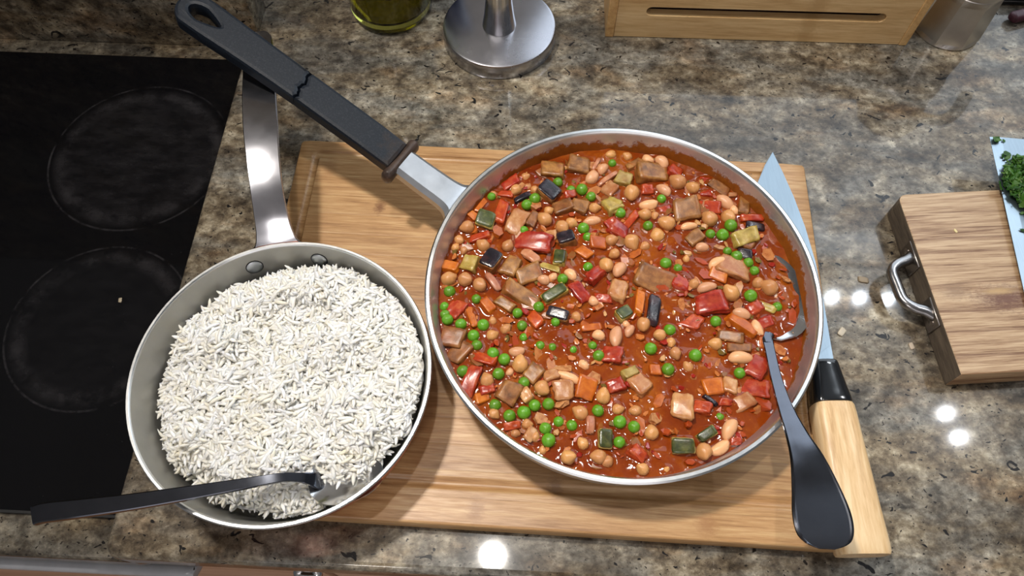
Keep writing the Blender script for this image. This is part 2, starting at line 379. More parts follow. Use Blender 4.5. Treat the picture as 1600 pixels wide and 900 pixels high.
for i in range(NS):                                                        # 17 glued strips, each a piece
    y1 = -i*sw-.00004; y0 = -(i+1)*sw+.00004
    ys = np.unique(np.round(np.linspace(y0, y1, 19), 6)); n = len(ys); k = len(gx)
    X, Y = np.meshgrid(gx, ys); Z = BZ+groove(X, Y)
    ed = np.minimum(np.minimum(X, BL-X), np.minimum(-Y, BW+Y)); Z = Z-np.clip(.0010-ed, 0, .001)*1.0
    Z = Z-np.clip(.00015-np.minimum(Y-y0, y1-Y), 0, 1)*.5
    rc = .005                                                              # rounded board corners
    for sx, ex in ((1, 0.), (-1, BL)):
        for sy, ey in ((-1, 0.), (1, -BW)):
            cx, cy = ex+sx*rc, ey+sy*rc; m_ = ((X-cx)*sx < 0) & ((Y-cy)*sy < 0)
            dx, dy = X-cx, Y-cy; L_ = np.hypot(dx, dy)+1e-9; mx = np.maximum(np.abs(dx), np.abs(dy))
            s_ = np.where(m_, mx/L_, 1.); X = np.where(m_, cx+dx*s_, X); Y = np.where(m_, cy+dy*s_, Y)
    V = np.stack([X, Y, Z], -1).reshape(-1, 3); F = [(r*k+c, r*k+c+1, (r+1)*k+c+1, (r+1)*k+c) for r in range(n-1) for c in range(k-1)]
    ring = [c for c in range(k)]+[r*k+k-1 for r in range(1, n)]+[(n-1)*k+c for c in range(k-2, -1, -1)]+[r*k for r in range(n-2, 0, -1)]
    b0 = len(V); Vb = V[ring].copy(); Vb[:, 2] = .0003; V = np.concatenate([V, Vb]); q = len(ring)
    F += [(ring[(j+1) % q], ring[j], b0+j, b0+(j+1) % q) for j in range(q)]+[tuple(b0+j for j in range(q-1, -1, -1))]
    sharp(mesh('bamboo_strip', V, F, M_BAM, TB), 50)
def text(name, s, size, loc, rz, m, parent):
    cu = bpy.data.curves.new(name, 'FONT'); cu.body = s; cu.size = size; cu.extrude = .00003; cu.space_character = 1.15
    t = bpy.data.objects.new(name, cu); COL.objects.link(t); dg = bpy.context.evaluated_depsgraph_get()
    me = bpy.data.meshes.new_from_object(t.evaluated_get(dg)); bpy.data.objects.remove(t)
    me.materials.clear(); o = link(name, me, m, parent, False); o.location = loc; o.rotation_euler = (0, 0, rz); return o
st = text('burned_stamp', 'KODUAP', .0030, (.4030, -.0155, BZ+.00006), 0, plain('burn_brown', (.16, .09, .045), .7), TB)
st['label'] = 'faint brown stamped lettering beside the knife tip'

# ------------------------------------------------------------------ the stew pan
PC = (.0838, .257); PZ = BZ
SP = thing('stew_pan', 'wide grey aluminium pan full of red vegetable stew', 'pan', (PC[0], PC[1], PZ))
prof = [(0, .0035), (.128, .0035), (.134, .006), (.1375, .012), (.1402, .030), (.1447, .0515), (.1452, .0535), (.1465, .0549), (.1487, .0549), (.1500, .0537), (.1497, .0515), (.1468, .036), (.1425, .015), (.1395, .005), (.134, .0012), (.128, 0), (0, 0)]
lathe('pan_body', prof, [M_INNER, M_RIM, M_ALU], SP, 192, [0]*6+[1]*3+[2]*7)
AZ = R(148); ca, sa = math.cos(AZ), math.sin(AZ)
def rad(r, z, t=0): return (r*ca-t*sa, r*sa+t*ca, z)
def bar_sec(tw=.80):       # flat-topped bar with chamfered shoulders
    return [(-tw, 1), (tw, 1), (1, .45), (1, -.55), (tw*.9, -1), (-tw*.9, -1), (-1, -.55), (-1, .45)]
def radsweep(name, rows, m, sec, n=24, ang=30):
    return sweep(name, [(*rad(r, z-BZ), w_, t_) for r, z, w_, t_ in rows], sec, m, SP, n, ang)
br = radsweep('bracket', [(.1475, .062, .050, .012), (.152, .0635, .036, .013), (.160, .066, .0275, .014), (.182, .072, .0255, .0145), (.203, .079, .0245, .0145)], M_ALU, bar_sec(.72), 28, 25)
br['label'] = 'bare cast aluminium bracket between rim and grip'
M_GRIP = None
def grip_mat():
    g = G('grip_black'); v = g.obj()
    sep = g.n('ShaderNodeSeparateXYZ'); g.set(sep, 0, v)
    rr = g.math('ADD', g.math('MULTIPLY', sep.outputs[0], ca), g.math('MULTIPLY', sep.outputs[1], sa))
    worn = g.ramp(g.math('ADD', g.math('MULTIPLY', rr, 4.), g.math('MULTIPLY', g.noise(v, 60, 5, .7), .25)), [(.95, 1.), (1.25, 0.)])
    speck = g.ramp(g.noise(v, 700, 3, .7), [(.50, 0.), (.72, 1.)])
    c = g.mix(worn, (.006, .010, .017), (.026, .019, .017))
    c = g.mix(g.math('MULTIPLY', speck, .35), c, (.050, .058, .075))
    g.bump(g.noise(v, 520, 3, .7), .25, .0004)
    return g.done(c, .46, 0., Specular_IOR_Level=.34)
M_GRIP = grip_mat()
M_COLLAR = plain('collar_brown', (.055, .036, .028), .38, var=.4, scale=200)
cs = super_sec(24, .75)
p0 = np.array(rad(.2065, .0795-BZ, -.0195)); p1 = np.array(rad(.2065, .0795-BZ, .0195))
tt = (p1-p0)/np.linalg.norm(p1-p0)
rr_ = [p0-tt*.002, p0-tt*.0012, p0+tt*.001, p0+tt*.004, (p0+p1)/2, p1-tt*.004, p1-tt*.001, p1+tt*.0012, p1+tt*.002]
ww = [.002, .0075, .0105, .0105, .0088, .0105, .0105, .0075, .002]
dirr = np.array([ca*.94, sa*.94, .34]); upv = np.cross(dirr, tt); upv /= np.linalg.norm(upv)
loft('collar', [[tuple(p+dirr*math.cos(a)*w_/2*1.0+upv*math.sin(a)*w_*.85) for a in np.linspace(0, 2*math.pi, 16, endpoint=False)] for p, w_ in zip(rr_, ww)], M_COLLAR, SP)
# black grip: a chamfered bar, cracked across, its far end rounded with a teardrop hole
GP = np.array([(.209, .0805), (.235, .090), (.295, .109), (.340, .122), (.404, .139), (.418, .142)])
def grip_z(s): return np.interp(s, GP[:, 0], GP[:, 1])
def grip_w(s): return np.interp(s, [.209, .26, .31, .36, .404], [.0270, .0275, .0275, .0300, .0330])
def jag(t): return .2985-t*.14+.0011*math.sin(t*520)+.0005*math.sin(t*1700+1)
def grip_piece(name, loops):
    TH = .015
    o = outline(name, loops, -TH/2, TH/2, M_GRIP, SP, .0030, 1)
    bm = bmesh.new(); bm.from_mesh(o.data)
    for x in np.arange(.215, .42, .012):
        bmesh.ops.bisect_plane(bm, geom=bm.verts[:]+bm.edges[:]+bm.faces[:], plane_co=(x, 0, 0), plane_no=(1, 0, 0))
    for v in bm.verts:
        s, t, h = v.co; f = math.hypot(1, .36)
        v.co = Vector(rad(s-h*.30, float(grip_z(s))-BZ+h, t))
    bmesh.ops.recalc_face_normals(bm, faces=bm.faces[:]); bm.to_mesh(o.data); bm.free(); return sharp(o, 25)
ts = np.linspace(-1, 1, 15)
near = [(.209, -.0135), *[(s, -grip_w(s)/2) for s in (.23, .26, .28)]]
jj = [(jag(t*.0137)-.00022, t*.01375) for t in ts]
grip_piece('grip', [[(.209, -.0135), (.23, -.0137), (.26, -.01375), (.28, -.01375)]+jj+[(.28, .01375), (.26, .01375), (.23, .0137), (.209, .0135)]])
jj2 = [(jag(t*.0137)+.00022, t*.01378) for t in ts[::-1]]
end = [(.32, -.0141), (.36, -.0150), (.385, -.0160)]
arc = [(.398+.0175*math.cos(a), .0168*math.sin(a)) for a in np.linspace(-1.25, 1.25, 15)]
endr = [(.385, .0160), (.36, .0150), (.32, .0141)]
hole = []
for a in np.linspace(0, 2*math.pi, 24, endpoint=False):
    c_, s_ = math.cos(a), math.sin(a); hole.append((.393+(.0115 if c_ > 0 else .0165)*c_, .0062*s_*(1 if c_ > 0 else (1-.55*abs(c_)))))
grip_piece('grip_end', [end+arc+endr+jj2, hole])

# ------------------------------------------------------------------ sauce and vegetables
SZ = .0525; SR = .1446
FOOD = [
('pea',-100.9,91.9,7.4,7.4,0,0,'nearest round green pea above and left of the long upright red pepper strip'),
('pea',-71.4,83.4,9.5,9.5,0,0,'nearest round green pea below and right of the thin purple aubergine sliver'),
('pea',-64.8,89.4,10.1,10.1,0,0,'nearest round green pea right of the thin purple aubergine sliver'),
('pea',-45.2,105.9,9.0,9.0,0,0,'nearest round green pea above and right of the dark skinned aubergine wedge'),
('pea',-34.0,100.1,8.4,8.4,0,0.6,'nearest round green pea above and right of the orange brown cube in the upper middle'),
('pea',-25.1,98.7,10.2,10.2,0,0,'nearest round green pea below the flat aubergine slice with a dark core'),
('pea',-17.9,91.5,8.9,8.9,0,0,'nearest round green pea above and left of the pale yellow courgette chunk'),
('pea',2.0,126.1,7.3,7.3,0,0,'nearest round green pea above and left of the olive courgette chunk near the far rim'),
('pea',-74.3,58.8,7.9,7.9,0,0,'nearest round green pea below and right of the large cream onion petal'),
('pea',-25.5,60.5,9.9,9.9,0,0,'nearest round green pea above and right of the small cube with shiny black skin'),
('pea',-22.4,52.4,8.1,8.1,0,0,'nearest round green pea right of the small cube with shiny black skin'),
('pea',5.5,75.3,9.4,9.4,0,0,'nearest round green pea below and right of the rounded pale courgette lump'),
('pea',41.0,89.5,8.0,8.0,0,0,'nearest round green pea above and left of the square brown aubergine block'),
('pea',27.4,63.2,8.5,8.5,0,0,'nearest round green pea right of the orange red pointed pepper wedge'),
('pea',95.0,63.2,10.9,10.9,0,0,'nearest round green pea above and left of the long pale green courgette wedge'),
('pea',87.3,54.4,10.3,10.3,0,0,'nearest round green pea left of the long pale green courgette wedge'),
('pea',77.9,56.1,8.2,8.2,0,0.3,'nearest round green pea below the red pepper square in the upper right'),
('pea',-132.5,2.8,9.5,9.5,0,0,'nearest round green pea above the soft tomato lump by the left rim'),
('pea',-111.5,-3.6,8.0,8.0,0,0,'nearest round green pea above the curved orange carrot strip'),
('pea',-136.0,-9.6,7.9,7.9,0,0.3,'nearest round green pea left of the soft tomato lump by the left rim'),
('pea',-135.3,-16.9,7.9,7.9,0,0,'nearest round green pea above and left of the brown cube at the left rim'),
('pea',-133.2,-21.3,9.2,9.2,0,0,'nearest round green pea below and left of the soft tomato lump by the left rim'),
('pea',-122.8,-25.2,9.4,9.4,0,0,'nearest round green pea below and left of the curved orange carrot strip'),
('pea',-105.8,-25.8,9.6,9.6,0,0,'nearest round green pea below and right of the curved orange carrot strip'),
('pea',-113.0,-34.7,9.5,9.5,0,0,'nearest round green pea above and right of the orange brown wedge at the left rim'),
('pea',-110.3,-42.3,8.6,8.6,0,0,'nearest round green pea right of the orange brown wedge at the left rim'),
('pea',-98.0,-49.0,9.6,9.6,0,0,'nearest round green pea right of the brown cube at the left rim'),
('pea',-79.6,-15.6,8.1,8.1,0,0,'nearest round green pea below and right of the short ribbed brown bar'),
('pea',-63.2,-10.4,8.8,8.8,0,0,'nearest round green pea above the red pepper bit in the open sauce'),
('pea',-43.9,13.9,8.8,8.8,0,0,'nearest round green pea above and right of the dark green courgette slice'),
('pea',-23.4,24.8,8.2,8.2,0,0,'nearest round green pea above and left of the long tomato flap near the middle'),
('pea',-50.5,-23.1,7.2,7.2,0,0,'nearest round green pea below the grey purple aubergine slice'),
('pea',-76.2,-26.1,8.3,8.3,0,0,'nearest round green pea left of the red pepper bit in the open sauce'),
('pea',-74.9,-35.3,6.7,6.7,0,0.4,'nearest round green pea below and left of the red pepper bit in the open sauce'),
('pea',-62.5,-42.1,7.5,7.5,0,0.3,'nearest round green pea below the red pepper bit in the open sauce'),
('pea',-53.5,-43.2,6.7,6.7,0,0.5,'nearest round green pea below and right of the red pepper bit in the open sauce'),
('pea',-38.0,-45.4,6.7,6.7,0,0.4,'nearest round green pea below and right of the grey purple aubergine slice'),
('pea',-23.0,-42.5,6.7,6.7,0,0,'nearest round green pea above and left of the dark pink tomato lump'),
('pea',-19.0,-50.9,9.0,9.0,0,0,'nearest round green pea left of the dark pink tomato lump'),
('pea',38.5,27.9,9.7,9.7,0,0,'nearest round green pea above and right of the wide shiny brown aubergine mush'),
('pea',48.5,24.7,8.0,8.0,0,0.6,'nearest round green pea above and left of the bright red pepper square'),
('pea',95.7,34.1,9.8,9.8,0,0,'nearest round green pea above the largest pinkish onion lump'),
('pea',104.4,28.6,8.6,8.6,0,0,'nearest round green pea right of the largest pinkish onion lump'),
('pea',108.3,21.4,8.0,8.0,0,0,'nearest round green pea below the long pale green courgette wedge'),
('pea',89.2,39.4,7.2,7.2,0,0,'nearest round green pea below and left of the long pale green courgette wedge'),
('pea',101.9,-1.0,10.4,10.4,0,0,'nearest round green pea above the bright orange carrot spike'),
('pea',121.1,-10.5,8.0,8.0,0,0,'nearest round green pea above and right of the bright orange carrot spike'),
('pea',72.1,-22.6,8.9,8.9,0,0,'nearest round green pea below the bright red pepper square'),
('pea',36.6,-29.2,9.4,9.4,0,0.3,'nearest round green pea left of the sunken red pepper square'),
('pea',20.4,-45.2,9.6,9.6,0,0,'nearest round green pea right of the dark pink tomato lump'),
('pea',53.3,-50.7,10.0,10.0,0,0,'nearest round green pea below the sunken red pepper square'),
('pea',-120.1,-63.2,9.5,9.5,0,0,'nearest round green pea below the orange brown wedge at the left rim'),
('pea',-93.8,-65.1,9.3,9.3,0,0,'nearest round green pea above and left of the green brown aubergine block'),
('pea',-89.6,-53.8,9.4,9.4,0,0,'nearest round green pea above the green brown aubergine block'),
('pea',-96.1,-89.3,9.3,9.3,0,0,'nearest round green pea below and left of the green brown aubergine block'),
('pea',-85.7,-97.4,9.5,9.5,0,0,'nearest round green pea below the green brown aubergine block'),
('pea',-75.2,-94.9,10.2,10.2,0,0,'nearest round green pea below the empty brown bean skin'),
('pea',-67.5,-89.5,9.1,9.1,0,0,'nearest round green pea below and right of the empty brown bean skin'),
('pea',-57.4,-88.5,9.3,9.3,0,0,'nearest round green pea below and left of the pale cream onion cube'),
('pea',-60.0,-106.5,9.0,9.0,0,0,'nearest round green pea below and right of the green brown aubergine block'),
('pea',-57.8,-115.2,10.4,10.4,0,0,'second round green pea below and right of the empty brown bean skin'),
('pea',-75.0,-72.1,8.8,8.8,0,0,'nearest round green pea above the empty brown bean skin'),
('pea',-50.3,-101.0,8.0,8.0,0,0.4,'nearest round green pea below the pale cream onion cube'),
('pea',-40.9,-103.8,8.6,8.6,0,0.4,'nearest round green pea above and left of the olive courgette stub in the lower middle'),
('pea',-21.9,-93.5,9.1,9.1,0,0,'nearest round green pea below and right of the orange carrot cube'),
('pea',31.8,-61.8,9.8,9.8,0,0,'nearest round green pea above the pinkish square onion piece'),
('pea',84.8,-64.3,8.9,8.9,0,0.2,'nearest round green pea left of the red pepper triangle by the spoon'),
('pea',65.9,-97.7,7.1,7.1,0,0.4,'nearest round green pea above and right of the smaller dark skinned courgette piece'),
('pea',-6.6,-101.9,9.9,9.9,0,0,'nearest round green pea above and right of the olive courgette stub in the lower middle'),
('pea',3.3,-105.4,9.0,9.0,0,0,'nearest round green pea above the dark tomato scrap near the lower rim'),
('pea',-7.9,-116.5,8.7,8.7,0,0,'nearest round green pea right of the olive courgette stub in the lower middle'),
('chick',-119.9,61.6,11.7,11.7,0,0,'nearest tan chickpea left of the dark green courgette square'),
('chick',-80.4,98.4,10.5,10.5,0,0,'nearest tan chickpea above and left of the thin purple aubergine sliver'),
('chick',-126.7,49.6,8.6,8.6,0,0,'nearest tan chickpea below and left of the dark green courgette square'),
('chick',-56.8,68.5,13.1,13.1,0,0,'nearest tan chickpea below and left of the orange brown cube in the upper middle'),
('chick',-42.8,61.5,12.1,12.1,0,0,'nearest tan chickpea above the small cube with shiny black skin'),
('chick',-35.6,66.0,10.3,10.3,0,0.2,'nearest tan chickpea below and right of the orange brown cube in the upper middle'),
('chick',-15.8,80.2,9.7,9.7,0,0,'nearest tan chickpea left of the pale yellow courgette chunk'),
('chick',-53.7,77.4,8.5,8.5,0,0,'nearest tan chickpea left of the orange brown cube in the upper middle'),
('chick',1.7,135.3,9.6,9.6,0,0.2,'nearest tan chickpea above and left of the olive courgette chunk near the far rim'),
('chick',-64.6,99.4,7.9,7.9,0,0.3,'nearest tan chickpea left of the dark skinned aubergine wedge'),
('chick',-87.3,43.3,10.4,10.4,0,0,'nearest tan chickpea above the brown block beside the black diamond'),
('chick',-72.7,113.5,8.5,8.5,0,0.7,'nearest tan chickpea right of the red pepper strip by the upper left rim'),
('chick',-70.6,102.7,8.4,8.4,0,0.7,'nearest tan chickpea above and right of the thin purple aubergine sliver'),
('chick',-4.3,105.9,8.0,8.0,0,0.3,'nearest tan chickpea left of the olive courgette chunk near the far rim'),
('chick',-99.2,94.6,6.0,6.0,0,0.2,'nearest tan chickpea left of the red pepper strip by the upper left rim'),
('chick',-129.4,43.3,7.6,7.6,0,0.4,'nearest tan chickpea above the orange carrot chip at the left rim'),
('chick',-106.8,44.7,11.5,11.5,0,0.2,'nearest tan chickpea above and left of the black skinned aubergine diamond'),
('chick',16.1,134.4,9.0,9.0,0,0.5,'nearest tan chickpea above the olive courgette chunk near the far rim'),
('chick',56.1,105.5,14.6,14.6,0,0,'nearest tan chickpea below and right of the biggest tan aubergine cube at the top'),
('chick',68.3,99.7,11.7,11.7,0,0,'nearest tan chickpea above the square brown aubergine block'),
('chick',16.3,94.9,14.5,14.5,0,0,'nearest tan chickpea below and right of the olive courgette chunk near the far rim'),
('chick',26.1,73.7,11.0,11.0,0,0,'nearest tan chickpea right of the orange red pointed pepper wedge'),
('chick',33.9,73.1,7.4,7.4,0,0,'nearest tan chickpea left of the square brown aubergine block'),
('chick',43.1,64.8,14.2,14.2,0,0,'nearest tan chickpea below and left of the square brown aubergine block'),
('chick',78.5,68.9,13.8,13.8,0,0,'nearest tan chickpea below the red pepper square in the upper right'),
('chick',34.5,54.7,12.9,12.9,0,0.4,'nearest tan chickpea below the biggest tan aubergine cube at the top'),
('chick',94.4,72.3,13.1,13.1,0,0.2,'nearest tan chickpea below and right of the red pepper square in the upper right'),
('chick',12.9,47.9,13.8,13.8,0,0.1,'nearest tan chickpea below the orange red pointed pepper wedge'),
('chick',23.7,44.8,9.3,9.3,0,0.5,'nearest tan chickpea below and right of the orange red pointed pepper wedge'),
('chick',-3.8,48.9,10.5,10.5,0,0,'nearest tan chickpea below and left of the orange red pointed pepper wedge'),
('chick',-133.9,13.5,12.4,12.4,0,0,'nearest tan chickpea below the orange carrot chip at the left rim'),
('chick',-120.9,13.2,12.4,12.4,0,0,'nearest tan chickpea below the yellow green chunk by the left rim'),
('chick',-109.1,8.4,12.1,12.1,0,0,'nearest tan chickpea below and right of the yellow green chunk by the left rim'),
('chick',-122.6,40.7,7.1,7.1,0,0.3,'nearest tan chickpea above and left of the yellow green chunk by the left rim'),
('chick',-1.4,36.7,9.2,9.2,0,0,'nearest tan chickpea above the smooth pale onion pillow'),
('chick',-8.9,26.0,12.7,12.7,0,0,'nearest tan chickpea above and right of the long tomato flap near the middle'),
('chick',-88.7,-28.2,9.1,9.1,0,0.5,'nearest tan chickpea below the short ribbed brown bar'),
('chick',-99.0,-33.5,9.7,9.7,0,0.4,'nearest tan chickpea below and right of the curved orange carrot strip'),
('chick',-34.5,-18.6,8.1,8.1,0,0,'nearest tan chickpea right of the grey purple aubergine slice'),
('chick',-98.6,-21.3,7.0,7.0,0,0.6,'nearest tan chickpea below and left of the short ribbed brown bar'),
('chick',117.6,5.6,13.8,13.8,0,0,'nearest tan chickpea above and right of the bright orange carrot spike'),
('chick',87.2,0.9,14.0,14.0,0,0,'nearest tan chickpea above and right of the bright red pepper square'),
('chick',28.2,-34.2,10.1,10.1,0,0,'nearest tan chickpea below the upright purple black skin piece'),
('chick',36.2,-39.9,8.3,8.3,0,0.1,'nearest tan chickpea below and left of the sunken red pepper square'),
('chick',38.5,-48.7,9.8,9.8,0,0,'nearest tan chickpea below and right of the upright purple black skin piece'),
('chick',70.2,-40.8,10.4,10.4,0,0.3,'nearest tan chickpea below and left of the brown piece left of the spoon neck'),
('chick',58.9,9.4,9.1,9.1,0,0,'nearest tan chickpea above and left of the bright red pepper square'),
('chick',109.5,10.4,10.0,10.0,0,0.1,'nearest tan chickpea below and right of the largest pinkish onion lump'),
('chick',16.6,-25.3,11.7,11.7,0,0,'nearest tan chickpea below and left of the upright purple black skin piece'),
('chick',56.0,32.9,6.7,6.7,0,0.5,'nearest tan chickpea above and right of the wide shiny brown aubergine mush'),
('chick',-77.7,-58.3,13.1,13.1,0,0,'nearest tan chickpea above the empty brown bean skin'),
('chick',-102.0,-70.7,11.5,11.5,0,0,'nearest tan chickpea right of the red pepper curl by the lower left rim'),
('chick',-61.9,-76.4,12.3,12.3,0,0,'nearest tan chickpea right of the empty brown bean skin'),
('chick',-17.5,-83.0,12.2,12.2,0,0,'nearest tan chickpea below and right of the orange carrot cube'),
('chick',-34.1,-94.9,11.9,11.9,0,0.2,'nearest tan chickpea below the orange carrot cube'),
('chick',-33.5,-117.6,9.1,9.1,0,0.1,'nearest tan chickpea left of the olive courgette stub in the lower middle'),
('chick',-44.7,-127.3,11.5,11.5,0,0,'nearest tan chickpea below and left of the olive courgette stub in the lower middle'),
('chick',-22.9,-127.1,11.6,11.6,0,0,'nearest tan chickpea below the olive courgette stub in the lower middle'),
('chick',-17.1,-130.1,9.4,9.4,0,0.2,'nearest tan chickpea left of the dark tomato scrap near the lower rim'),
('chick',-96.8,-95.5,8.8,8.8,0,0.1,'nearest tan chickpea below and left of the green brown aubergine block'),
('chick',-81.6,-109.7,7.0,7.0,0,0.3,'nearest tan chickpea below the green brown aubergine block'),
('chick',-62.1,-122.0,6.5,6.5,0,0.5,'nearest tan chickpea below the pale cream onion cube'),
('chick',-73.1,-102.9,8.2,8.2,0,0.2,'nearest tan chickpea below the empty brown bean skin'),
('chick',-67.3,-112.7,7.9,7.9,0,0.3,'nearest tan chickpea below and right of the green brown aubergine block'),
('chick',51.2,-123.2,12.7,12.7,0,0,'nearest tan chickpea below the smaller dark skinned courgette piece'),
('chick',15.5,-109.8,11.1,11.1,0,0.1,'nearest tan chickpea above and right of the dark tomato scrap near the lower rim'),
('chick',7.4,-135.6,9.4,9.4,0,0,'nearest tan chickpea below the dark tomato scrap near the lower rim'),
('chick',23.8,-135.5,4.8,4.8,0,0.2,'nearest tan chickpea below and left of the dark skinned courgette piece at the lower right'),
('chick',47.4,-59.5,9.1,9.1,0,0.4,'nearest tan chickpea above and left of the round orange carrot slice'),
('chick',-7.4,-92.1,9.1,9.1,0,0.3,'nearest tan chickpea above and right of the olive courgette stub in the lower middle'),
('chick',5.9,-92.9,9.3,9.3,0,0.5,'nearest tan chickpea above the dark tomato scrap near the lower rim'),
('bean',-16.1,111.0,14.5,10.6,60,0,'nearest smooth pale bean below and right of the flat aubergine slice with a dark core'),
('bean',-6.2,119.9,11.7,8.5,50,0,'nearest smooth pale bean above and left of the olive courgette chunk near the far rim'),
('bean',-18.2,68.4,15.2,8.2,10,0.3,'nearest smooth pale bean below and left of the pale yellow courgette chunk'),
('bean',32.9,129.5,11.2,8.7,-35,0,'nearest smooth pale bean above the biggest tan aubergine cube at the top'),
('bean',44.6,126.5,13.6,10.6,-60,0,'nearest smooth pale bean above and right of the biggest tan aubergine cube at the top'),
('bean',43.5,98.1,14.6,9.2,-45,0,'nearest smooth pale bean below and right of the biggest tan aubergine cube at the top'),
('bean',29.5,83.3,16.6,9.4,12,0,'nearest smooth pale bean above and right of the orange red pointed pepper wedge'),
('bean',61.2,62.7,15.1,6.9,10,0,'nearest smooth pale bean below the square brown aubergine block'),
('bean',93.9,86.6,16.8,10.1,-45,0.2,'nearest smooth pale bean right of the red pepper square in the upper right'),
('bean',100.4,78.8,9.6,7.2,-60,0.2,'nearest smooth pale bean above the long pale green courgette wedge'),
('bean',69.5,42.8,11.2,8.1,0,0,'nearest smooth pale bean above and left of the largest pinkish onion lump'),
('bean',-58.8,13.2,10.3,8.1,-20,0,'nearest smooth pale bean right of the dark soft aubergine lump'),
('bean',-51.7,16.0,8.3,6.3,30,0,'nearest smooth pale bean above the dark green courgette slice'),
('bean',-37.3,17.8,11.7,8.3,-50,0,'nearest smooth pale bean below and right of the dark green courgette stub'),
('bean',1.4,22.2,14.3,10.0,55,0,'nearest smooth pale bean above the smooth pale onion pillow'),
('bean',-20.7,-5.2,9.3,7.3,-50,0,'nearest smooth pale bean below and right of the red pepper fold near the middle'),
('bean',-18.0,-34.4,10.0,8.4,-20,0,'nearest smooth pale bean above and left of the dark pink tomato lump'),
('bean',-5.1,-35.5,18.4,9.7,80,0,'nearest smooth pale bean above the dark pink tomato lump'),
('bean',-80.1,-47.2,12.9,7.9,5,0.2,'nearest smooth pale bean below and left of the red pepper bit in the open sauce'),
('bean',69.0,6.4,16.1,8.6,10,0,'nearest smooth pale bean above the bright red pepper square'),
('bean',92.8,-16.1,13.8,8.9,-18,0,'nearest smooth pale bean above the bright orange carrot spike'),
('bean',103.1,-28.2,14.3,7.9,-70,0,'nearest smooth pale bean right of the bright orange carrot spike'),
('bean',87.0,-52.7,18.6,9.9,-4,0,'nearest smooth pale bean above and left of the red pepper triangle by the spoon'),
('bean',5.5,-30.6,10.6,7.0,60,0,'nearest smooth pale bean above and right of the dark pink tomato lump'),
('bean',3.3,-24.6,6.6,5.5,-40,0,'nearest smooth pale bean below and left of the upright orange carrot sliver'),
('bean',80.0,28.3,17.3,9.2,28,0,'nearest smooth pale bean left of the largest pinkish onion lump'),
('bean',-42.4,-67.7,20.5,7.3,-24,0,'nearest smooth pale bean above the pale cream onion cube'),
('bean',-85.5,-63.6,6.9,5.5,60,0,'nearest smooth pale bean above the green brown aubergine block'),
('bean',-30.5,-57.5,10.0,7.4,-40,0.5,'nearest smooth pale bean above the orange carrot cube'),
('bean',71.3,-107.3,17.1,9.8,58,0,'nearest smooth pale bean right of the smaller dark skinned courgette piece'),
('bean',62.9,-120.5,16.8,8.8,32,0.2,'nearest smooth pale bean below and right of the smaller dark skinned courgette piece'),
('aub',-49.1,118.8,20.1,15.2,-8,0,'tan brown aubergine cube by the far rim, upper left of the stew'),
('aub',-27.0,124.3,18.3,14.7,-10,0,'flat brown aubergine slice with dark seedy core near the far rim'),
('aubskin',-53.3,96.5,17.9,14.4,-40,0,'grey brown aubergine wedge with dark skin, third in the upper left cluster'),
('skinstrip',-74.9,90.8,15.5,5.5,28,0,'thin purple aubergine sliver left of two bright peas'),
('aubskin',-39.9,50.3,14.5,11.6,15,0,'small aubergine cube with shiny black skin in the upper middle'),
('courgskin',-106.1,68.8,15.2,14.7,-15,0,'flat dark green courgette skin square near the left rim'),
('aub',-41.2,81.3,15.4,11.8,20,0,'orange brown vegetable cube in the upper middle of the stew'),
('aub',-27.6,82.3,12.4,11.2,-20,0,'nearest soft brown aubergine bit right of the orange brown cube in the upper middle'),
('aub',-66.8,70.4,15.3,8.2,65,0,'nearest soft brown aubergine bit right of the large cream onion petal'),
('pepper',-85.1,106.2,16.9,8.5,32,0,'red pepper strip lying by the upper left rim'),
('pepper',-89.4,94.3,11.9,5.5,-10,0,'nearest red pepper bit below the red pepper strip by the upper left rim'),
('pepper',-93.0,76.0,22.4,8.7,78,0,'long upright red pepper strip at the upper left'),
('pepper',-109.9,52.4,17.4,6.4,18,0,'nearest red pepper bit below the dark green courgette square'),
('tomato',-67.4,48.4,30.6,16.2,-16,0,'largest glossy red tomato piece, left of the middle'),
('tomato',-36.0,94.1,9.6,7.2,10,0,'nearest soft red tomato bit right of the dark skinned aubergine wedge'),
('tomato',2.6,59.5,12.8,17.5,60,0,'nearest soft red tomato bit below and left of the orange red pointed pepper wedge'),
('carrot',-109.4,83.1,14.2,5.2,58,0,'nearest orange carrot bit above the dark green courgette square'),
('carrot',-115.7,73.3,8.2,6.4,-40,0,'nearest orange carrot bit above and left of the dark green courgette square'),
('onion',-80.9,66.3,24.0,12.6,62,0,'large cream onion petal in the upper left'),
('onion',-54.2,53.4,12.7,8.6,8,0,'nearest translucent onion bit right of the big glossy tomato piece'),
('carrot',-14.8,46.7,13.6,10.4,0,0,'nearest orange carrot bit above the long tomato flap near the middle'),
('courg',-1.1,82.3,14.8,14.2,30,0,'pale yellow green courgette chunk in the upper middle'),
('strip',-11.8,124.3,14.0,3.2,62,0,'nearest thin pink onion sliver right of the flat aubergine slice with a dark core'),
('strip',-2.9,109.1,22.9,4.1,38,0,'nearest thin pink onion sliver left of the olive courgette chunk near the far rim'),
('courg',10.8,108.8,14.1,12.2,-20,0,'olive green courgette chunk near the far rim'),
('courg',0.2,82.2,14.4,13.2,60,0,'rounded pale courgette lump in the upper middle'),
('courg',105.0,52.4,22.3,12.9,16,0,'long pale green courgette wedge near the right rim'),
('aub',35.7,116.7,23.4,18.4,5,0,'biggest tan aubergine cube near the far rim, top middle'),
('aub',61.4,78.8,22.7,19.7,8,0,'square brown aubergine block in the upper right'),
('aub',90.4,101.1,18.3,9.8,-38,0,'orange brown strip leaning on the far right wall'),
('aub',21.0,125.3,14.8,7.4,30,0,'nearest soft brown aubergine bit above and right of the rounded pale courgette lump'),
('aub',65.2,52.4,14.1,11.1,35,0,'nearest soft brown aubergine bit below the square brown aubergine block'),
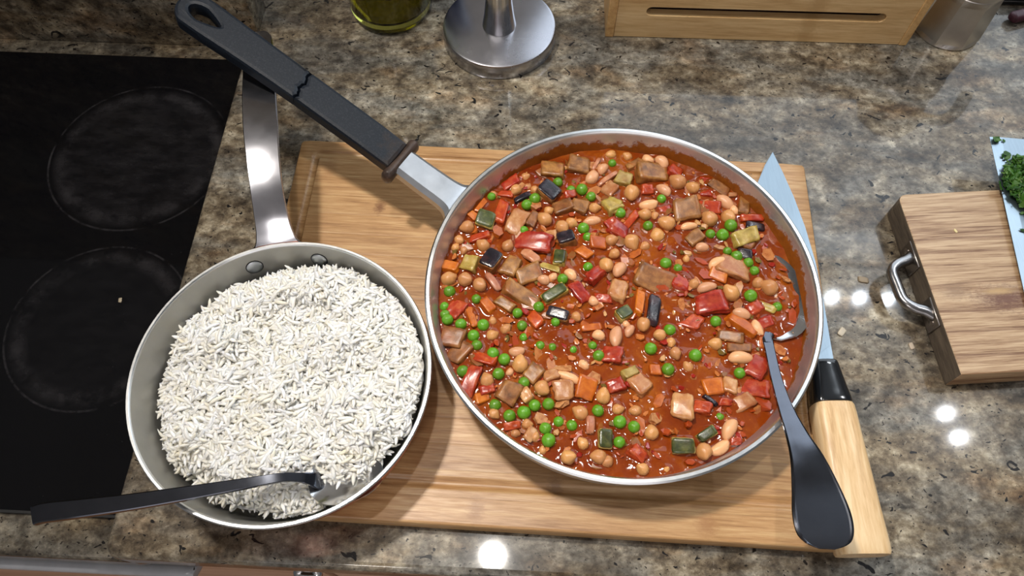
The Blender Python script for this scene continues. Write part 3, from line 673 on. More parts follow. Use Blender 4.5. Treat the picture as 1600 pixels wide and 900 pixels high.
('skinstrip',115.0,62.6,16.5,7.3,-5,0,'dark purple aubergine skin piece by the right rim'),
('tomato',54.8,117.3,12.9,11.1,-25,0,'nearest soft red tomato bit right of the biggest tan aubergine cube at the top'),
('pepper',80.1,81.6,19.2,11.4,-8,0,'red pepper square in the upper right of the stew'),
('tomato',29.3,98.9,10.9,8.5,0,0,'nearest soft red tomato bit below the biggest tan aubergine cube at the top'),
('tomato',43.9,79.4,12.0,8.6,15,0.4,'nearest soft red tomato bit left of the square brown aubergine block'),
('pepper',13.8,69.2,16.6,5.9,52,0,'orange red pointed pepper wedge in the upper middle'),
('tomato',-1.9,63.7,14.2,10.6,-60,0,'nearest soft red tomato bit below the rounded pale courgette lump'),
('pepper',82.6,107.7,14.7,7.3,-15,0.2,'nearest red pepper bit left of the orange brown strip on the far right wall'),
('pepper',113.9,71.2,17.8,6.4,0,0,'nearest red pepper bit above the dark purple skin piece by the right rim'),
('tomato',78.8,96.3,14.5,9.7,-20,0.4,'nearest soft red tomato bit above the red pepper square in the upper right'),
('onion',-1.0,98.9,13.4,10.9,50,0,'nearest translucent onion bit below and left of the olive courgette chunk near the far rim'),
('aub',108.3,82.5,8.4,18.1,-15,0,'nearest soft brown aubergine bit above the dark purple skin piece by the right rim'),
('onion',101.2,93.9,7.3,3.6,0,0,'nearest translucent onion bit above and right of the red pepper square in the upper right'),
('aubskin',-100.3,30.5,17.1,13.7,58,0,'black skinned aubergine diamond near the left rim'),
('aub',-84.0,25.4,17.6,12.5,60,0,'brown aubergine block just right of the black skinned diamond'),
('aub',-70.8,18.8,19.2,14.7,20,0.2,'dark soft aubergine lump left of the middle'),
('aub',-77.1,-0.3,28.9,11.7,-33,0,'long brown aubergine bar left of the middle'),
('aub',-88.4,-7.5,16.0,8.4,-36,0,'short ribbed brown bar below the long brown aubergine bar'),
('strip',-98.9,11.0,18.0,5.8,-55,0,'nearest thin pink onion sliver below the black skinned aubergine diamond'),
('aub',-128.5,-36.0,17.3,15.1,-15,0,'brown aubergine cube at the left rim below the peas'),
('aub',-122.4,-47.5,20.3,13.9,50,0.2,'orange brown wedge at the left rim under the brown cube'),
('aubskin',-48.1,-16.5,18.1,8.8,-22,0,'grey purple aubergine slice left of the middle'),
('courg',-53.7,24.8,17.0,5.7,-22,0,'nearest yellow green courgette bit below and left of the dark green courgette stub'),
('courgskin',-45.6,32.1,8.9,14.8,-8,0,'dark green courgette stub left of the middle'),
('courgskin',-51.0,0.7,20.0,8.9,32,0,'dark green courgette slice left of the middle'),
('courg',-116.8,27.6,14.2,11.9,70,0,'yellow green courgette chunk by the left rim'),
('tomato',-126.8,-12.6,18.7,14.3,60,0.2,'soft dark red tomato lump by the left rim'),
('carrot',-115.1,-17.4,21.9,5.9,-72,0,'curved orange carrot strip near the left rim'),
('carrot',-102.6,-8.3,14.4,7.7,-55,0,'nearest orange carrot bit left of the short ribbed brown bar'),
('pepper',-65.5,-21.3,14.8,8.8,-55,0,'red pepper bit in open sauce, left of the middle'),
('tomato',-30.6,1.6,17.3,10.0,-62,0,'red pepper fold near the middle of the stew'),
('tomato',-16.3,18.3,20.3,9.5,42,0,'long soft tomato flap near the middle'),
('pepper',-105.1,-52.9,18.1,7.9,-18,0,'nearest red pepper bit right of the orange brown wedge at the left rim'),
('tomato',-7.4,-49.8,13.4,11.8,-10,0,'dark pink tomato lump just below the middle'),
('carrot',-25.6,37.8,12.6,8.7,-45,0,'nearest orange carrot bit below and right of the small cube with shiny black skin'),
('carrot',-133.1,25.3,14.7,8.4,-18,0,'orange carrot chip at the left rim'),
('tomato',-12.5,-2.5,13.3,7.8,-10,0.2,'nearest soft red tomato bit below and left of the smooth pale onion pillow'),
('carrot',-22.8,-27.0,16.3,5.4,8,0,'nearest orange carrot bit below the red pepper fold near the middle'),
('carrot',-38.5,-9.5,6.2,4.4,-10,0,'nearest orange carrot bit above and right of the grey purple aubergine slice'),
('strip',-69.0,34.1,17.1,8.0,-40,0,'pink ribbed onion strip under the big glossy tomato'),
('onion',-0.7,3.2,19.0,13.9,75,0,'smooth pale onion pillow at the middle of the stew'),
('tomato',70.7,-7.2,24.6,16.8,8,0,'bright red pepper square right of the middle'),
('pepper',50.1,12.4,17.1,14.8,70,0.2,'nearest red pepper bit right of the wide shiny brown aubergine mush'),
('tomato',109.7,-23.8,13.3,9.9,20,0.2,'nearest soft red tomato bit right of the bright orange carrot spike'),
('tomato',104.5,-11.5,13.4,10.0,30,0.2,'nearest soft red tomato bit above and right of the bright orange carrot spike'),
('tomato',53.7,-21.9,18.8,14.4,-30,0.6,'sunken red pepper square below the bright red one'),
('onion',91.5,24.0,26.4,17.2,-20,0,'largest pinkish onion lump, right of the middle'),
('carrot',79.2,17.9,14.8,10.3,-25,0,'nearest orange carrot bit below and left of the largest pinkish onion lump'),
('skinstrip',25.1,-14.0,25.6,10.0,78,0,'upright purple black aubergine skin piece at the middle'),
('aub',29.2,14.3,29.6,21.6,-25,0.35,'wide shiny brown aubergine mush at the middle of the stew'),
('aub',82.4,-35.2,17.5,8.8,-15,0,'brown aubergine piece left of the serving spoon neck'),
('aub',87.6,-44.6,17.4,7.6,0,0,'nearest soft brown aubergine bit below the bright orange carrot spike'),
('skinstrip',102.5,36.8,12.7,8.1,-20,0,'nearest purple black skin scrap below the long pale green courgette wedge'),
('courgskin',2.0,-16.7,12.2,10.0,30,0,'nearest dark green courgette bit below and left of the upright orange carrot sliver'),
('carrot',91.9,-24.6,23.8,8.8,-40,0,'bright orange carrot spike left of the serving spoon'),
('carrot',15.3,-6.6,20.2,7.4,78,0,'upright orange carrot sliver at the middle'),
('courg',112.2,-9.9,16.8,6.7,-28,0,'nearest yellow green courgette bit above and right of the bright orange carrot spike'),
('carrot',105.3,-39.3,4.4,9.8,0,0,'nearest orange carrot bit above the red pepper triangle by the spoon'),
('aub',107.3,50.0,17.6,12.9,50,0.2,'nearest soft brown aubergine bit below and right of the long pale green courgette wedge'),
('aub',-86.6,-79.3,17.5,15.3,60,0,'green brown aubergine block in the lower left'),
('aub',-68.3,-64.5,14.4,12.2,50,0.1,'nearest soft brown aubergine bit above the empty brown bean skin'),
('onion',-46.0,-77.3,14.8,13.7,8,0,'pale cream onion cube in the lower left'),
('tomato',-114.1,-71.5,23.1,9.9,72,0,'red pepper curl by the lower left rim'),
('tomato',-102.5,-77.3,12.1,7.7,20,0,'nearest soft red tomato bit left of the green brown aubergine block'),
('tomato',-83.3,-104.8,11.8,6.4,10,0,'nearest soft red tomato bit below the green brown aubergine block'),
('tomato',-7.4,-74.4,13.2,8.8,15,0,'nearest soft red tomato bit right of the orange carrot cube'),
('carrot',-29.4,-75.6,16.5,13.7,70,0,'orange carrot cube in the lower middle'),
('carrot',-105.6,-83.8,10.9,7.6,20,0,'nearest orange carrot bit left of the green brown aubergine block'),
('onion',-74.0,-80.8,13.7,8.3,-60,0,'empty brown bean skin beside the green brown block'),
('onion',-54.8,-66.5,12.2,8.9,20,0,'nearest translucent onion bit above and left of the pale cream onion cube'),
('courgskin',-18.1,-114.1,9.6,13.8,-5,0,'olive courgette stub in the lower middle'),
('strip',-28.1,-104.3,12.9,6.2,85,0,'nearest thin pink onion sliver below the orange carrot cube'),
('onion',-71.0,-110.3,10.7,7.5,60,0,'nearest translucent onion bit below the empty brown bean skin'),
('carrot',63.5,-75.4,14.8,13.7,10,0,'round orange carrot slice in the lower right'),
('onion',39.9,-90.6,17.9,15.7,80,0,'pinkish square onion piece in the lower right'),
('courgskin',36.9,-119.2,15.9,11.1,-4,0,'dark skinned green courgette piece near the lower rim'),
('courgskin',54.9,-110.5,13.9,7.5,32,0,'smaller dark skinned courgette piece above the lower one'),
('courg',3.8,-64.5,13.3,7.8,28,0,'nearest yellow green courgette bit below and right of the dark pink tomato lump'),
('onion',9.8,-73.1,15.4,13.2,-50,0.2,'nearest translucent onion bit below and right of the dark pink tomato lump'),
('skinstrip',60.2,-85.9,12.0,3.3,-42,0,'nearest purple black skin scrap below the round orange carrot slice'),
('tomato',53.7,-91.0,12.5,9.1,-12,0,'nearest soft red tomato bit right of the pinkish square onion piece'),
('tomato',5.0,-124.3,13.7,9.5,-40,0,'dark tomato scrap near the lower rim'),
('tomato',99.3,-59.8,16.7,13.4,60,0,'red pepper triangle just left of the spoon handle'),
('carrot',21.8,-61.8,8.9,8.4,0,0,'nearest orange carrot bit right of the dark pink tomato lump'),
('tomato',70.9,-87.0,9.8,5.4,-5,0,'nearest soft red tomato bit below and right of the round orange carrot slice'),
('onion',85.0,-85.9,16.3,10.9,25,0.35,'nearest translucent onion bit below and right of the round orange carrot slice'),
('tomato',93.2,-75.0,24.2,14.3,-10,0.7,'nearest soft red tomato bit below the red pepper triangle by the spoon'),
('tomato',75.0,-115.1,8.5,5.3,0,0.2,'nearest soft red tomato bit right of the smaller dark skinned courgette piece'),
('onion',76.8,-74.5,13.2,11.0,70,0.3,'nearest translucent onion bit right of the round orange carrot slice'),
]

G_NAME = dict(pea='pea', chick='chickpea', bean='white_bean', aub='aubergine_chunk', aubskin='aubergine_wedge', skinstrip='aubergine_skin', courg='courgette_chunk',
              courgskin='courgette_slice', pepper='pepper_strip', tomato='tomato_piece', carrot='carrot_piece', onion='onion_piece', strip='onion_strip')
G_CAT = dict(pea='pea', chick='chickpea', bean='bean', aub='aubergine', aubskin='aubergine', skinstrip='aubergine', courg='courgette', courgskin='courgette', pepper='pepper', tomato='tomato', carrot='carrot', onion='onion', strip='onion')
G_GRP = {k: v+' in the stew' for k, v in dict(pea='green peas', chick='chickpeas', bean='white beans', aub='aubergine pieces', aubskin='aubergine pieces', skinstrip='aubergine pieces', courg='courgette pieces',
         courgskin='courgette pieces', pepper='pepper pieces', tomato='tomato pieces', carrot='carrot pieces', onion='onion pieces', strip='onion pieces').items()}
def vnoise(X, Y, sc, seed):
    r = np.random.default_rng(seed); T = r.random((64, 64)); x = X*sc+100; y = Y*sc+100
    i = np.floor(x).astype(int); j = np.floor(y).astype(int); u = x-i; v = y-j; u = u*u*(3-2*u); v = v*v*(3-2*v)
    g = lambda a, b: T[a % 64, b % 64]
    return (g(i, j)*(1-u)+g(i+1, j)*u)*(1-v)+(g(i, j+1)*(1-u)+g(i+1, j+1)*u)*v
SAUCE_ = (.335, .046, .0065)
def sauce_mat():
    g = G('tomato_sauce'); v = g.obj()
    a = g.noise(v, 26, 5, .6, .4); b = g.noise(v, 150, 5, .65)
    c = g.ramp(a, [(.32, (.145, .020, .0028)), (.5, (.232, .042, .004)), (.68, (.32, .082, .007))])
    c = g.mix(g.ramp(b, [(.42, .35), (.60, 0.)]), c, (.18, .020, .003))
    c = g.mix(g.ramp(g.noise(v, 330, 3, .6), [(.64, 0.), (.74, .45)]), c, (.52, .18, .03))
    g.bump(b, .03, .0008)
    return g.done(c, .085, 0., Specular_IOR_Level=.38)
nr, na = 150, 520
rs = np.linspace(0, SR, nr+1)[1:]; an = np.linspace(0, 2*math.pi, na, endpoint=False)
Rr, Aa = np.meshgrid(rs, an, indexing='ij'); X = Rr*np.cos(Aa); Y = Rr*np.sin(Aa)
hz = (vnoise(X, Y, 45, 1)-.5)*.0020+(vnoise(X, Y, 120, 2)-.5)*.0017+(vnoise(X, Y, 330, 3)-.5)*.00025
calm = np.clip(1-np.hypot(X-.01, Y+.03)/.05, 0, 1); hz *= (1-.55*calm)
for k, x, y, L, W, a, dep, lab in FOOD:                                    # the sauce climbs a little round each piece
    x, y = x/1000, y/1000; ax, ay = L/2000, W/2000; c_, s_ = math.cos(R(a)), math.sin(R(a))
    u = (X-x)*c_+(Y-y)*s_; v = -(X-x)*s_+(Y-y)*c_
    q = np.hypot(u/ax, v/ay); dd = (q-1)*min(ax, ay)
    hz += .0011*np.exp(-(np.maximum(dd, 0)/.0013)**2)*(dd > -.004)*(1 if dep < .5 else .4)
hz += .0016*np.exp(-((SR-Rr)/.003))
r2 = np.random.default_rng(5)
for _ in range(420):                                                       # small soft lumps just under the surface
    rr0 = .136*math.sqrt(r2.random()); aa0 = r2.random()*6.283; s0 = .0008+.0024*r2.random()
    hz += (.0003+.0009*r2.random())*np.exp(-((X-rr0*math.cos(aa0))**2+(Y-rr0*math.sin(aa0))**2)/(2*s0*s0))
V = [(0, 0, SZ)]+list(zip(X.ravel(), Y.ravel(), (SZ+np.minimum(hz, .004)).ravel()))
F = [(0, 1+j, 1+(j+1) % na) for j in range(na)]
F += [(1+i*na+j, 1+(i+1)*na+j, 1+(i+1)*na+(j+1) % na, 1+i*na+(j+1) % na) for i in range(nr-1) for j in range(na)]
b0 = len(V); V += [(.1385*math.cos(t), .1385*math.sin(t), .026) for t in an]
F += [(1+(nr-1)*na+j, b0+j, b0+(j+1) % na, 1+(nr-1)*na+(j+1) % na) for j in range(na)]+[tuple(b0+j for j in range(na-1, -1, -1))]
sa_o = mesh('tomato_sauce', V, F, sauce_mat()); sa_o.location = (PC[0], PC[1], 0)
tag(sa_o, 'glossy orange red tomato sauce filling the wide pan', 'sauce')

def food_mat(name, cols, coat=.30, rough=.30, spec=.5, sss=.0, scale=160, fine=700, sauce=(.30, .05, .008)):
    g = G(name); v = g.obj(); rnd = g.rand()
    off = g.n('ShaderNodeVectorMath'); off.operation = 'ADD'; cb = g.n('ShaderNodeCombineXYZ')
    g.set(cb, 0, g.math('MULTIPLY', rnd, 5.)); g.set(cb, 1, g.math('MULTIPLY', rnd, 9.)); g.set(off, 0, v); g.set(off, 1, cb.outputs[0])
    vv = off.outputs[0]; f = g.noise(vv, scale, 5, .6, .3)
    c = g.ramp(f, [(.32, cols[0]), (.52, cols[1]), (.70, cols[2])])
    hv = g.n('ShaderNodeHueSaturation'); g.set(hv, 'Value', g.math('ADD', g.math('MULTIPLY', rnd, .34), .83)); g.set(hv, 'Hue', g.math('ADD', g.math('MULTIPLY', rnd, .014), .493)); g.set(hv, 'Color', c)
    c = hv.outputs[0]
    sm = g.noise(vv, scale*.55, 4, .6); c = g.mix(g.ramp(sm, [(.50, 0.), (.72, coat)]), c, sauce)
    g.bump(g.noise(vv, fine, 4, .65), .16, .0006)
    kw = dict(Specular_IOR_Level=spec)
    if sss: kw.update(Subsurface_Weight=sss, Subsurface_Scale=.002)
    return g.done(c, rough, 0., **kw)
FM = dict(
 pea=food_mat('pea_skin', ((.050, .185, .006), (.098, .285, .011), (.20, .40, .038)), .20, .28),
 chick=food_mat('chickpea_skin', ((.45, .18, .052), (.58, .27, .092), (.69, .38, .16)), .45, .30, sauce=(.46, .13, .02)),
 bean=food_mat('bean_skin', ((.60, .27, .12), (.70, .36, .18), (.80, .47, .27)), .35, .28, sauce=(.46, .13, .03)),
 aub=food_mat('aubergine_flesh', ((.13, .046, .010), (.27, .108, .026), (.40, .185, .052)), .45, .36, scale=150),
 courg=food_mat('courgette_flesh', ((.24, .16, .025), (.40, .28, .060), (.52, .40, .14)), .25, .30),
 courgskin=food_mat('courgette_skin', ((.022, .030, .008), (.050, .062, .015), (.12, .12, .03)), .10, .26),
 pepper=food_mat('pepper_flesh', ((.30, .022, .005), (.42, .048, .009), (.50, .11, .022)), .38, .24),
 tomato=food_mat('tomato_flesh', ((.24, .017, .006), (.38, .040, .013), (.48, .105, .036)), .45, .24),
 carrot=food_mat('carrot_flesh', ((.36, .075, .005), (.49, .115, .008), (.58, .18, .018)), .38, .28),
 onion=food_mat('onion_flesh', ((.36, .135, .042), (.47, .215, .080), (.57, .32, .15)), .45, .26),
 strip=food_mat('onion_ribbon', ((.38, .13, .06), (.50, .20, .10), (.58, .30, .17)), .35, .3))
FM['skin'] = food_mat('aubergine_skin_black', ((.008, .006, .009), (.016, .012, .018), (.040, .028, .036)), .12, .20)
def ico(sub=3):
    bm = bmesh.new(); bmesh.ops.create_icosphere(bm, subdivisions=sub, radius=1); return bm
def rawmesh(name, bm, m):
    me = bpy.data.meshes.new(name); bm.to_mesh(me); bm.free(); me.materials.append(m); me.polygons.foreach_set('use_smooth', [True]*len(me.polygons)); return me
def pea_mesh(s):
    bm = ico(3)
    for v in bm.verts:
        p = v.co.copy(); d = noise.noise(p*1.6+Vector((s*7, 0, 0)))*.06+noise.noise(p*5+Vector((s*3, 1, 0)))*.015
        dim = Vector((.5, .3, .81)); q = (p-dim.normalized()).length; d -= .16*math.exp(-(q/.22)**2)*(s % 2)
        v.co = p*(1+d)
    return rawmesh('pea', bm, FM['pea'])
def chick_mesh(s):
    bm = ico(3)
    for v in bm.verts:
        p = v.co.copy(); d = noise.noise(p*1.3+Vector((s*7, 0, 2)))*.10+noise.noise(p*3.2+Vector((s*3, 1, 0)))*.05
        bk = Vector((.95, .1, .3)).normalized(); q = (p-bk).length; d += .30*math.exp(-(q/.42)**2)      # the beak
        seam = abs(p.y+.15*p.z); d -= .10*math.exp(-(seam/.12)**2)*max(0, min(1, .4-p.x+.6))            # the cleft
        v.co = p*(1+d)*.96
    return rawmesh('chickpea', bm, FM['chick'])
def bean_mesh(s):
    bm = ico(3)
    for v in bm.verts:
        p = v.co.copy(); d = noise.noise(p*1.4+Vector((s*7, 3, 0)))*.07; p = p*(1+d)
        p.y += .22*(p.x*p.x-.4)*(1 if s % 2 else -1); p.y *= 1-.10*p.x*(s-1); v.co = p
    return rawmesh('white_bean', bm, FM['bean'])
PEAS = [pea_mesh(i) for i in range(4)]; CHICKS = [chick_mesh(i) for i in range(5)]; BEANS = [bean_mesh(i) for i in range(3)]
fr = random.Random(3)
def chunk(name, L, W, H, seed, m, rnd=.24, jit=.12, n=7, noise_amt=.05, bend=0., parent=None, zoff=0.):
    r = random.Random(seed); lin = np.linspace(-1, 1, n)
    cj = {(i, j, k): Vector((r.uniform(-jit, jit), r.uniform(-jit, jit), r.uniform(-jit, jit))) for i in (-1, 1) for j in (-1, 1) for k in (-1, 1)}
    bm = bmesh.new(); bmesh.ops.create_cube(bm, size=2)
    bmesh.ops.subdivide_edges(bm, edges=bm.edges[:], cuts=n-2, use_grid_fill=True)
    off = Vector((seed*1.7, seed*.3, 0))
    for v in bm.verts:
        p = v.co.copy(); q = Vector([max(-(1-rnd), min(1-rnd, c)) for c in p]); d = p-q
        if d.length > 1e-6: p = q+d.normalized()*rnd*min(1., d.length/rnd if d.length < rnd else 1.)
        t = Vector((0, 0, 0))
        for (i, j, k), c in cj.items():
            t += c*((1+i*p.x)/2)*((1+j*p.y)/2)*((1+k*p.z)/2)
        p += t; nn = noise.noise(p*2.0+off)*noise_amt*1.4+noise.noise(p*5+off)*noise_amt*.6
        p *= 1+nn
        x, y, z = p.x*L/2, p.y*W/2, p.z*H/2
        if bend: z += bend*(1-p.x*p.x)*L*.25; 
        v.co = Vector((x, y, z+zoff))
    return obj(name, bm, m, parent, True)
for i, (k, x, y, L, W, a, dep, lab) in enumerate(FOOD):
    px, py = PC[0]+x/1000, PC[1]+y/1000; nm = G_NAME[k]; L /= 1000; W /= 1000; surf = SZ+.0007
    if k in ('pea', 'chick', 'bean'):
        me = {'pea': PEAS, 'chick': CHICKS, 'bean': BEANS}[k]; o = bpy.data.objects.new(nm, me[i % len(me)]); COL.objects.link(o)
        rL, rW = L/2, W/2; rz = rW*.95 if k == 'bean' else rL
        if k == 'chick': rL *= .98; rW *= .92
        if k == 'pea': rL *= .98; rW *= .98; rz *= .95
        o.scale = (rL, rW, rz)
        o.rotation_euler = (fr.uniform(-.5, .5), fr.uniform(-.5, .5), fr.uniform(0, 6.28)) if k != 'bean' else (fr.uniform(-.4, .4), fr.uniform(-.18, .18), R(a))
        o.location = (px, py, surf+rz*(.38-1.15*dep))
    else:
        tilt = (fr.uniform(-.26, .26), fr.uniform(-.22, .22), R(a)); H = min(L, W)*.72
        if k == 'strip':
            o = chunk(nm, L, W, min(W*.8, .004), i, FM['strip'], .5, .1, 6, .10, .25); zc = surf+.0022
        elif k == 'skinstrip':
            o = chunk(nm, L, W, .0030, i, FM['skin'], .35, .14, 6, .05, .12); zc = surf+.0018
        elif k == 'onion':
            o = chunk(nm, L, W, min(.0075, H), i, FM['onion'], .26, .22, 8, .11, .16); zc = surf+.0006
        elif k in ('pepper', 'tomato'):
            o = chunk(nm, L, W, .0062 if k == 'pepper' else .0080, i, FM[k], .20, .24, 8, .08 if k == 'pepper' else .13, .10 if k == 'pepper' else .18); zc = surf-.0002
        elif k in ('aubskin', 'courgskin'):
            o = thing(nm, lab, G_CAT[k]); HH = min(.010, H)
            chunk('flesh', L, W, HH, i, FM['aub'] if k == 'aubskin' else FM['courg'], .14, .17, 8, .06, 0, o)
            s = chunk('skin', L*.97, W*.93, .0022, i, FM['skin'] if k == 'aubskin' else FM['courgskin'], .3, .10, 6, .03, .03, o, HH*.5)
            s['label'] = 'shiny black skin' if k == 'aubskin' else 'dark green skin'; zc = surf+.0010
        elif k == 'carrot':
            o = chunk(nm, L, W, min(.0085, H), i, FM['carrot'], .16, .22, 8, .05); zc = surf+.0004
        else:
            o = chunk(nm, L, W, min(.011, H), i, FM[k], .13, .20, 8, .07); zc = surf+.0002
        o.rotation_euler = tilt; o.location = (px, py, zc-dep*.0065)
    tag(o, lab, G_CAT[k], G_GRP[k])
# torn shreds of onion, herb and tomato skin too small to count
def flakes(name, n, place, size, m, seed, thick=.25, curl=.35):
    r = np.random.default_rng(seed); V = []; F = []
    for i in range(n):
        c, up = place(r); L = size*(.5+r.random()); W = L*(.35+.5*r.random()); a = r.random()*6.28
        rx = Matrix.Rotation(r.normal()*curl, 3, 'X') @ Matrix.Rotation(r.normal()*curl, 3, 'Y'); rot = Matrix.Rotation(a, 3, 'Z') @ rx
        b = len(V); k = 6
        for zz in (-.5, .5):
            for j in range(k):
                t = 6.283*j/k; q = .75+.5*r.random()
                V.append(tuple(Vector(c)+rot @ Vector((L*.5*math.cos(t)*q, W*.5*math.sin(t)*q, zz*W*thick+up*abs(math.cos(t))*W*.2))))
        F += [tuple(b+j for j in range(k-1, -1, -1)), tuple(b+k+j for j in range(k))]+[(b+j, b+(j+1) % k, b+k+(j+1) % k, b+k+j) for j in range(k)]
    return mesh(name, V, F, m, None, False)
def shred_mat():
    g = G('stew_shreds'); c = g.ramp(g.island(), [(0., (.34, .05, .008)), (.30, (.50, .16, .04)), (.55, (.28, .016, .008)), (.75, (.16, .10, .02)), (.9, (.52, .26, .09))], 'CONSTANT')
    return g.done(c, .22, 0., Specular_IOR_Level=.45)
def pl_(r):
    rr0 = .137*math.sqrt(r.random()); a = r.random()*6.283
    return (PC[0]+rr0*math.cos(a), PC[1]+rr0*math.sin(a), SZ+.0004+.0012*r.random()), 1
sh = flakes('stew_shreds', 520, pl_, .0048, shred_mat(), 21, .3, .30); 
def pl4(r):
    while True:
        rr0 = .134*math.sqrt(r.random()); a = r.random()*6.283; x, y = rr0*math.cos(a), rr0*math.sin(a)
        if r.random() > 1.2*math.exp(-((x-.015)**2+(y+.045)**2)/.0016): return (PC[0]+x, PC[1]+y, SZ-.0004+.0014*r.random()), .3
def soft_mat():
    g = G('stew_morsels'); c = g.ramp(g.island(), [(0., (.30, .10, .022)), (.2, (.46, .17, .05)), (.4, (.36, .05, .012)), (.55, (.21, .085, .02)), (.7, (.52, .25, .10)), (.85, (.42, .10, .012))], 'CONSTANT')
    c = g.mix(g.ramp(g.noise(g.obj(), 300, 4, .6), [(.42, .0), (.62, .6)]), c, (.26, .045, .006))
    return g.done(c, .24, 0., Specular_IOR_Level=.45)
so = flakes('stew_morsels', 190, pl4, .0095, soft_mat(), 33, .42, .22); tag(so, 'small soft morsels of onion and vegetable half sunk in the sauce', 'morsels', kind='stuff')
tag(sh, 'tiny shreds of onion, herb and tomato skin floating across the sauce', 'shreds', kind='stuff')

# ------------------------------------------------------------------ rice pan
QC = (-.1664, .1874)
RP = thing('rice_pan', 'copper sided pan with grey aluminium lining, heaped with white rice', 'pan', (QC[0], QC[1], BZ))
prof = [(0, .0030), (.088, .0030), (.0935, .0052), (.0962, .010), (.1050, .0495), (.1054, .0512), (.1064, .0523), (.1080, .0523), (.1088, .0512), (.1085, .049), (.0992, .010), (.096, .003), (.090, 0), (0, 0)]
lathe('pan_body', prof, [M_RICEPAN, M_RIM, M_COPPER], RP, 160, [0]*5+[1]*3+[2]*5)
for t in (112, 83):                                                        # the two flat rivet heads inside the wall
    a = R(t); n_ = np.array([-math.cos(a), -math.sin(a), .22]); n_ /= np.linalg.norm(n_)
    u_ = np.array([-math.sin(a), math.cos(a), 0]); v_ = np.cross(n_, u_); c0 = np.array([.1020*math.cos(a), .1020*math.sin(a), .0365])
    rings = [[tuple(c0+n_*h+(u_*math.cos(q)+v_*math.sin(q))*r_) for q in np.linspace(0, 6.283, 20, endpoint=False)] for r_, h in ((.0062, -.001), (.0062, .0006), (.0054, .0013), (.003, .0016), (.0003, .0017))]
    loft('rivet_seam', [[tuple(c0+n_*h+(u_*math.cos(q)+v_*math.sin(q))*.0069) for q in np.linspace(0, 6.283, 20, endpoint=False)] for h in (-.001, .0003)], M_DARK, RP)
    loft('rivet', rings, M_ALU, RP)
HAZ = R(100); hc, hs = math.cos(HAZ), math.sin(HAZ)
rows = [(.1065, .062, .056, .003), (.1105, .066, .036, .004), (.118, .072, .029, .0042), (.130, .081, .0265, .0042), (.150, .0915, .0255, .0042), (.175, .0985, .0265, .0042), (.200, .102, .0280, .0042), (.230, .1035, .0280, .0042), (.262, .1030, .0260, .0042), (.290, .1020, .0245, .0042), (.300, .1015, .020, .004), (.3045, .1012, .010, .003)]
hsec = [(-1, .2), (-.93, 1), (-.5, .75), (0, .65), (.5, .75), (.93, 1), (1, .2), (.95, -.8), (.4, -1), (-.4, -1), (-.95, -.8)]
sweep('handle', [(r_*hc, r_*hs, z-BZ, w_, t_) for r_, z, w_, t_ in rows], hsec, metal('satin_steel', (.48, .48, .52), .19, amount=.06, bump=.01), RP, 60, 60)['label'] = 'curved polished steel strap handle'
# rice: many grains over a mound, nobody could count them
RV = [(0, .1030, .061), (23, .1025, .060), (47, .0995, .057), (72, .0975, .055), (88, .0945, .051), (104, .0940, .048), (130, .0960, .046), (145, .0975, .045), (175, .0970, .043), (192, .0968, .042), (214, .0965, .041), (227, .0950, .040),
      (246, .0945, .040), (263, .0955, .042), (285, .0985, .048), (305, .0990, .053), (320, .1000, .057), (346, .1030, .061), (360, .1030, .061)]
def rice_R(t):
    d = np.degrees(t) % 360
    return np.interp(d, [q[0] for q in RV], [q[1] for q in RV])+.0016*np.sin(d*.21)+.0012*np.sin(d*.083+2)-.001
def rice_h(x, y):
    r = np.hypot(x, y); t = np.arctan2(y, x); e = rice_R(t); d = (e-r)
    low = np.interp(np.degrees(t) % 360, [q[0] for q in RV], [q[2] for q in RV])
    edge = np.clip(d/.030, 0, 1); edge = edge*(2-edge)
    top = .0660+(vnoise(x, y, 42, 8)-.5)*.014+(vnoise(x, y, 110, 9)-.5)*.009
    top = top+.003*np.clip(x/.09, -1, 1)-.004*np.exp(-((x-.035)**2+(y-.02)**2)/.0009)
    scoop = np.exp(-(((x-.056)/.036)**2+((y+.0860)/.0150)**2)); top = top-.012*scoop; low = low-.006*scoop
    return low+(top-low)*edge
def rice_mat():
    g = G('rice'); c = g.ramp(g.island(), [(0., (.84, .79, .67)), (.4, (.89, .865, .79)), (.75, (.92, .905, .865)), (1., (.94, .935, .92))])
    c = g.mix(g.ramp(g.noise(g.obj(), 30, 3, .6), [(.56, 0.), (.72, .40)]), c, (.84, .74, .50))
    return g.done(c, .36, 0., Subsurface_Weight=.4, Subsurface_Scale=.004, Subsurface_Radius=(1., .85, .6), Specular_IOR_Level=.4)
M_RICE = rice_mat()
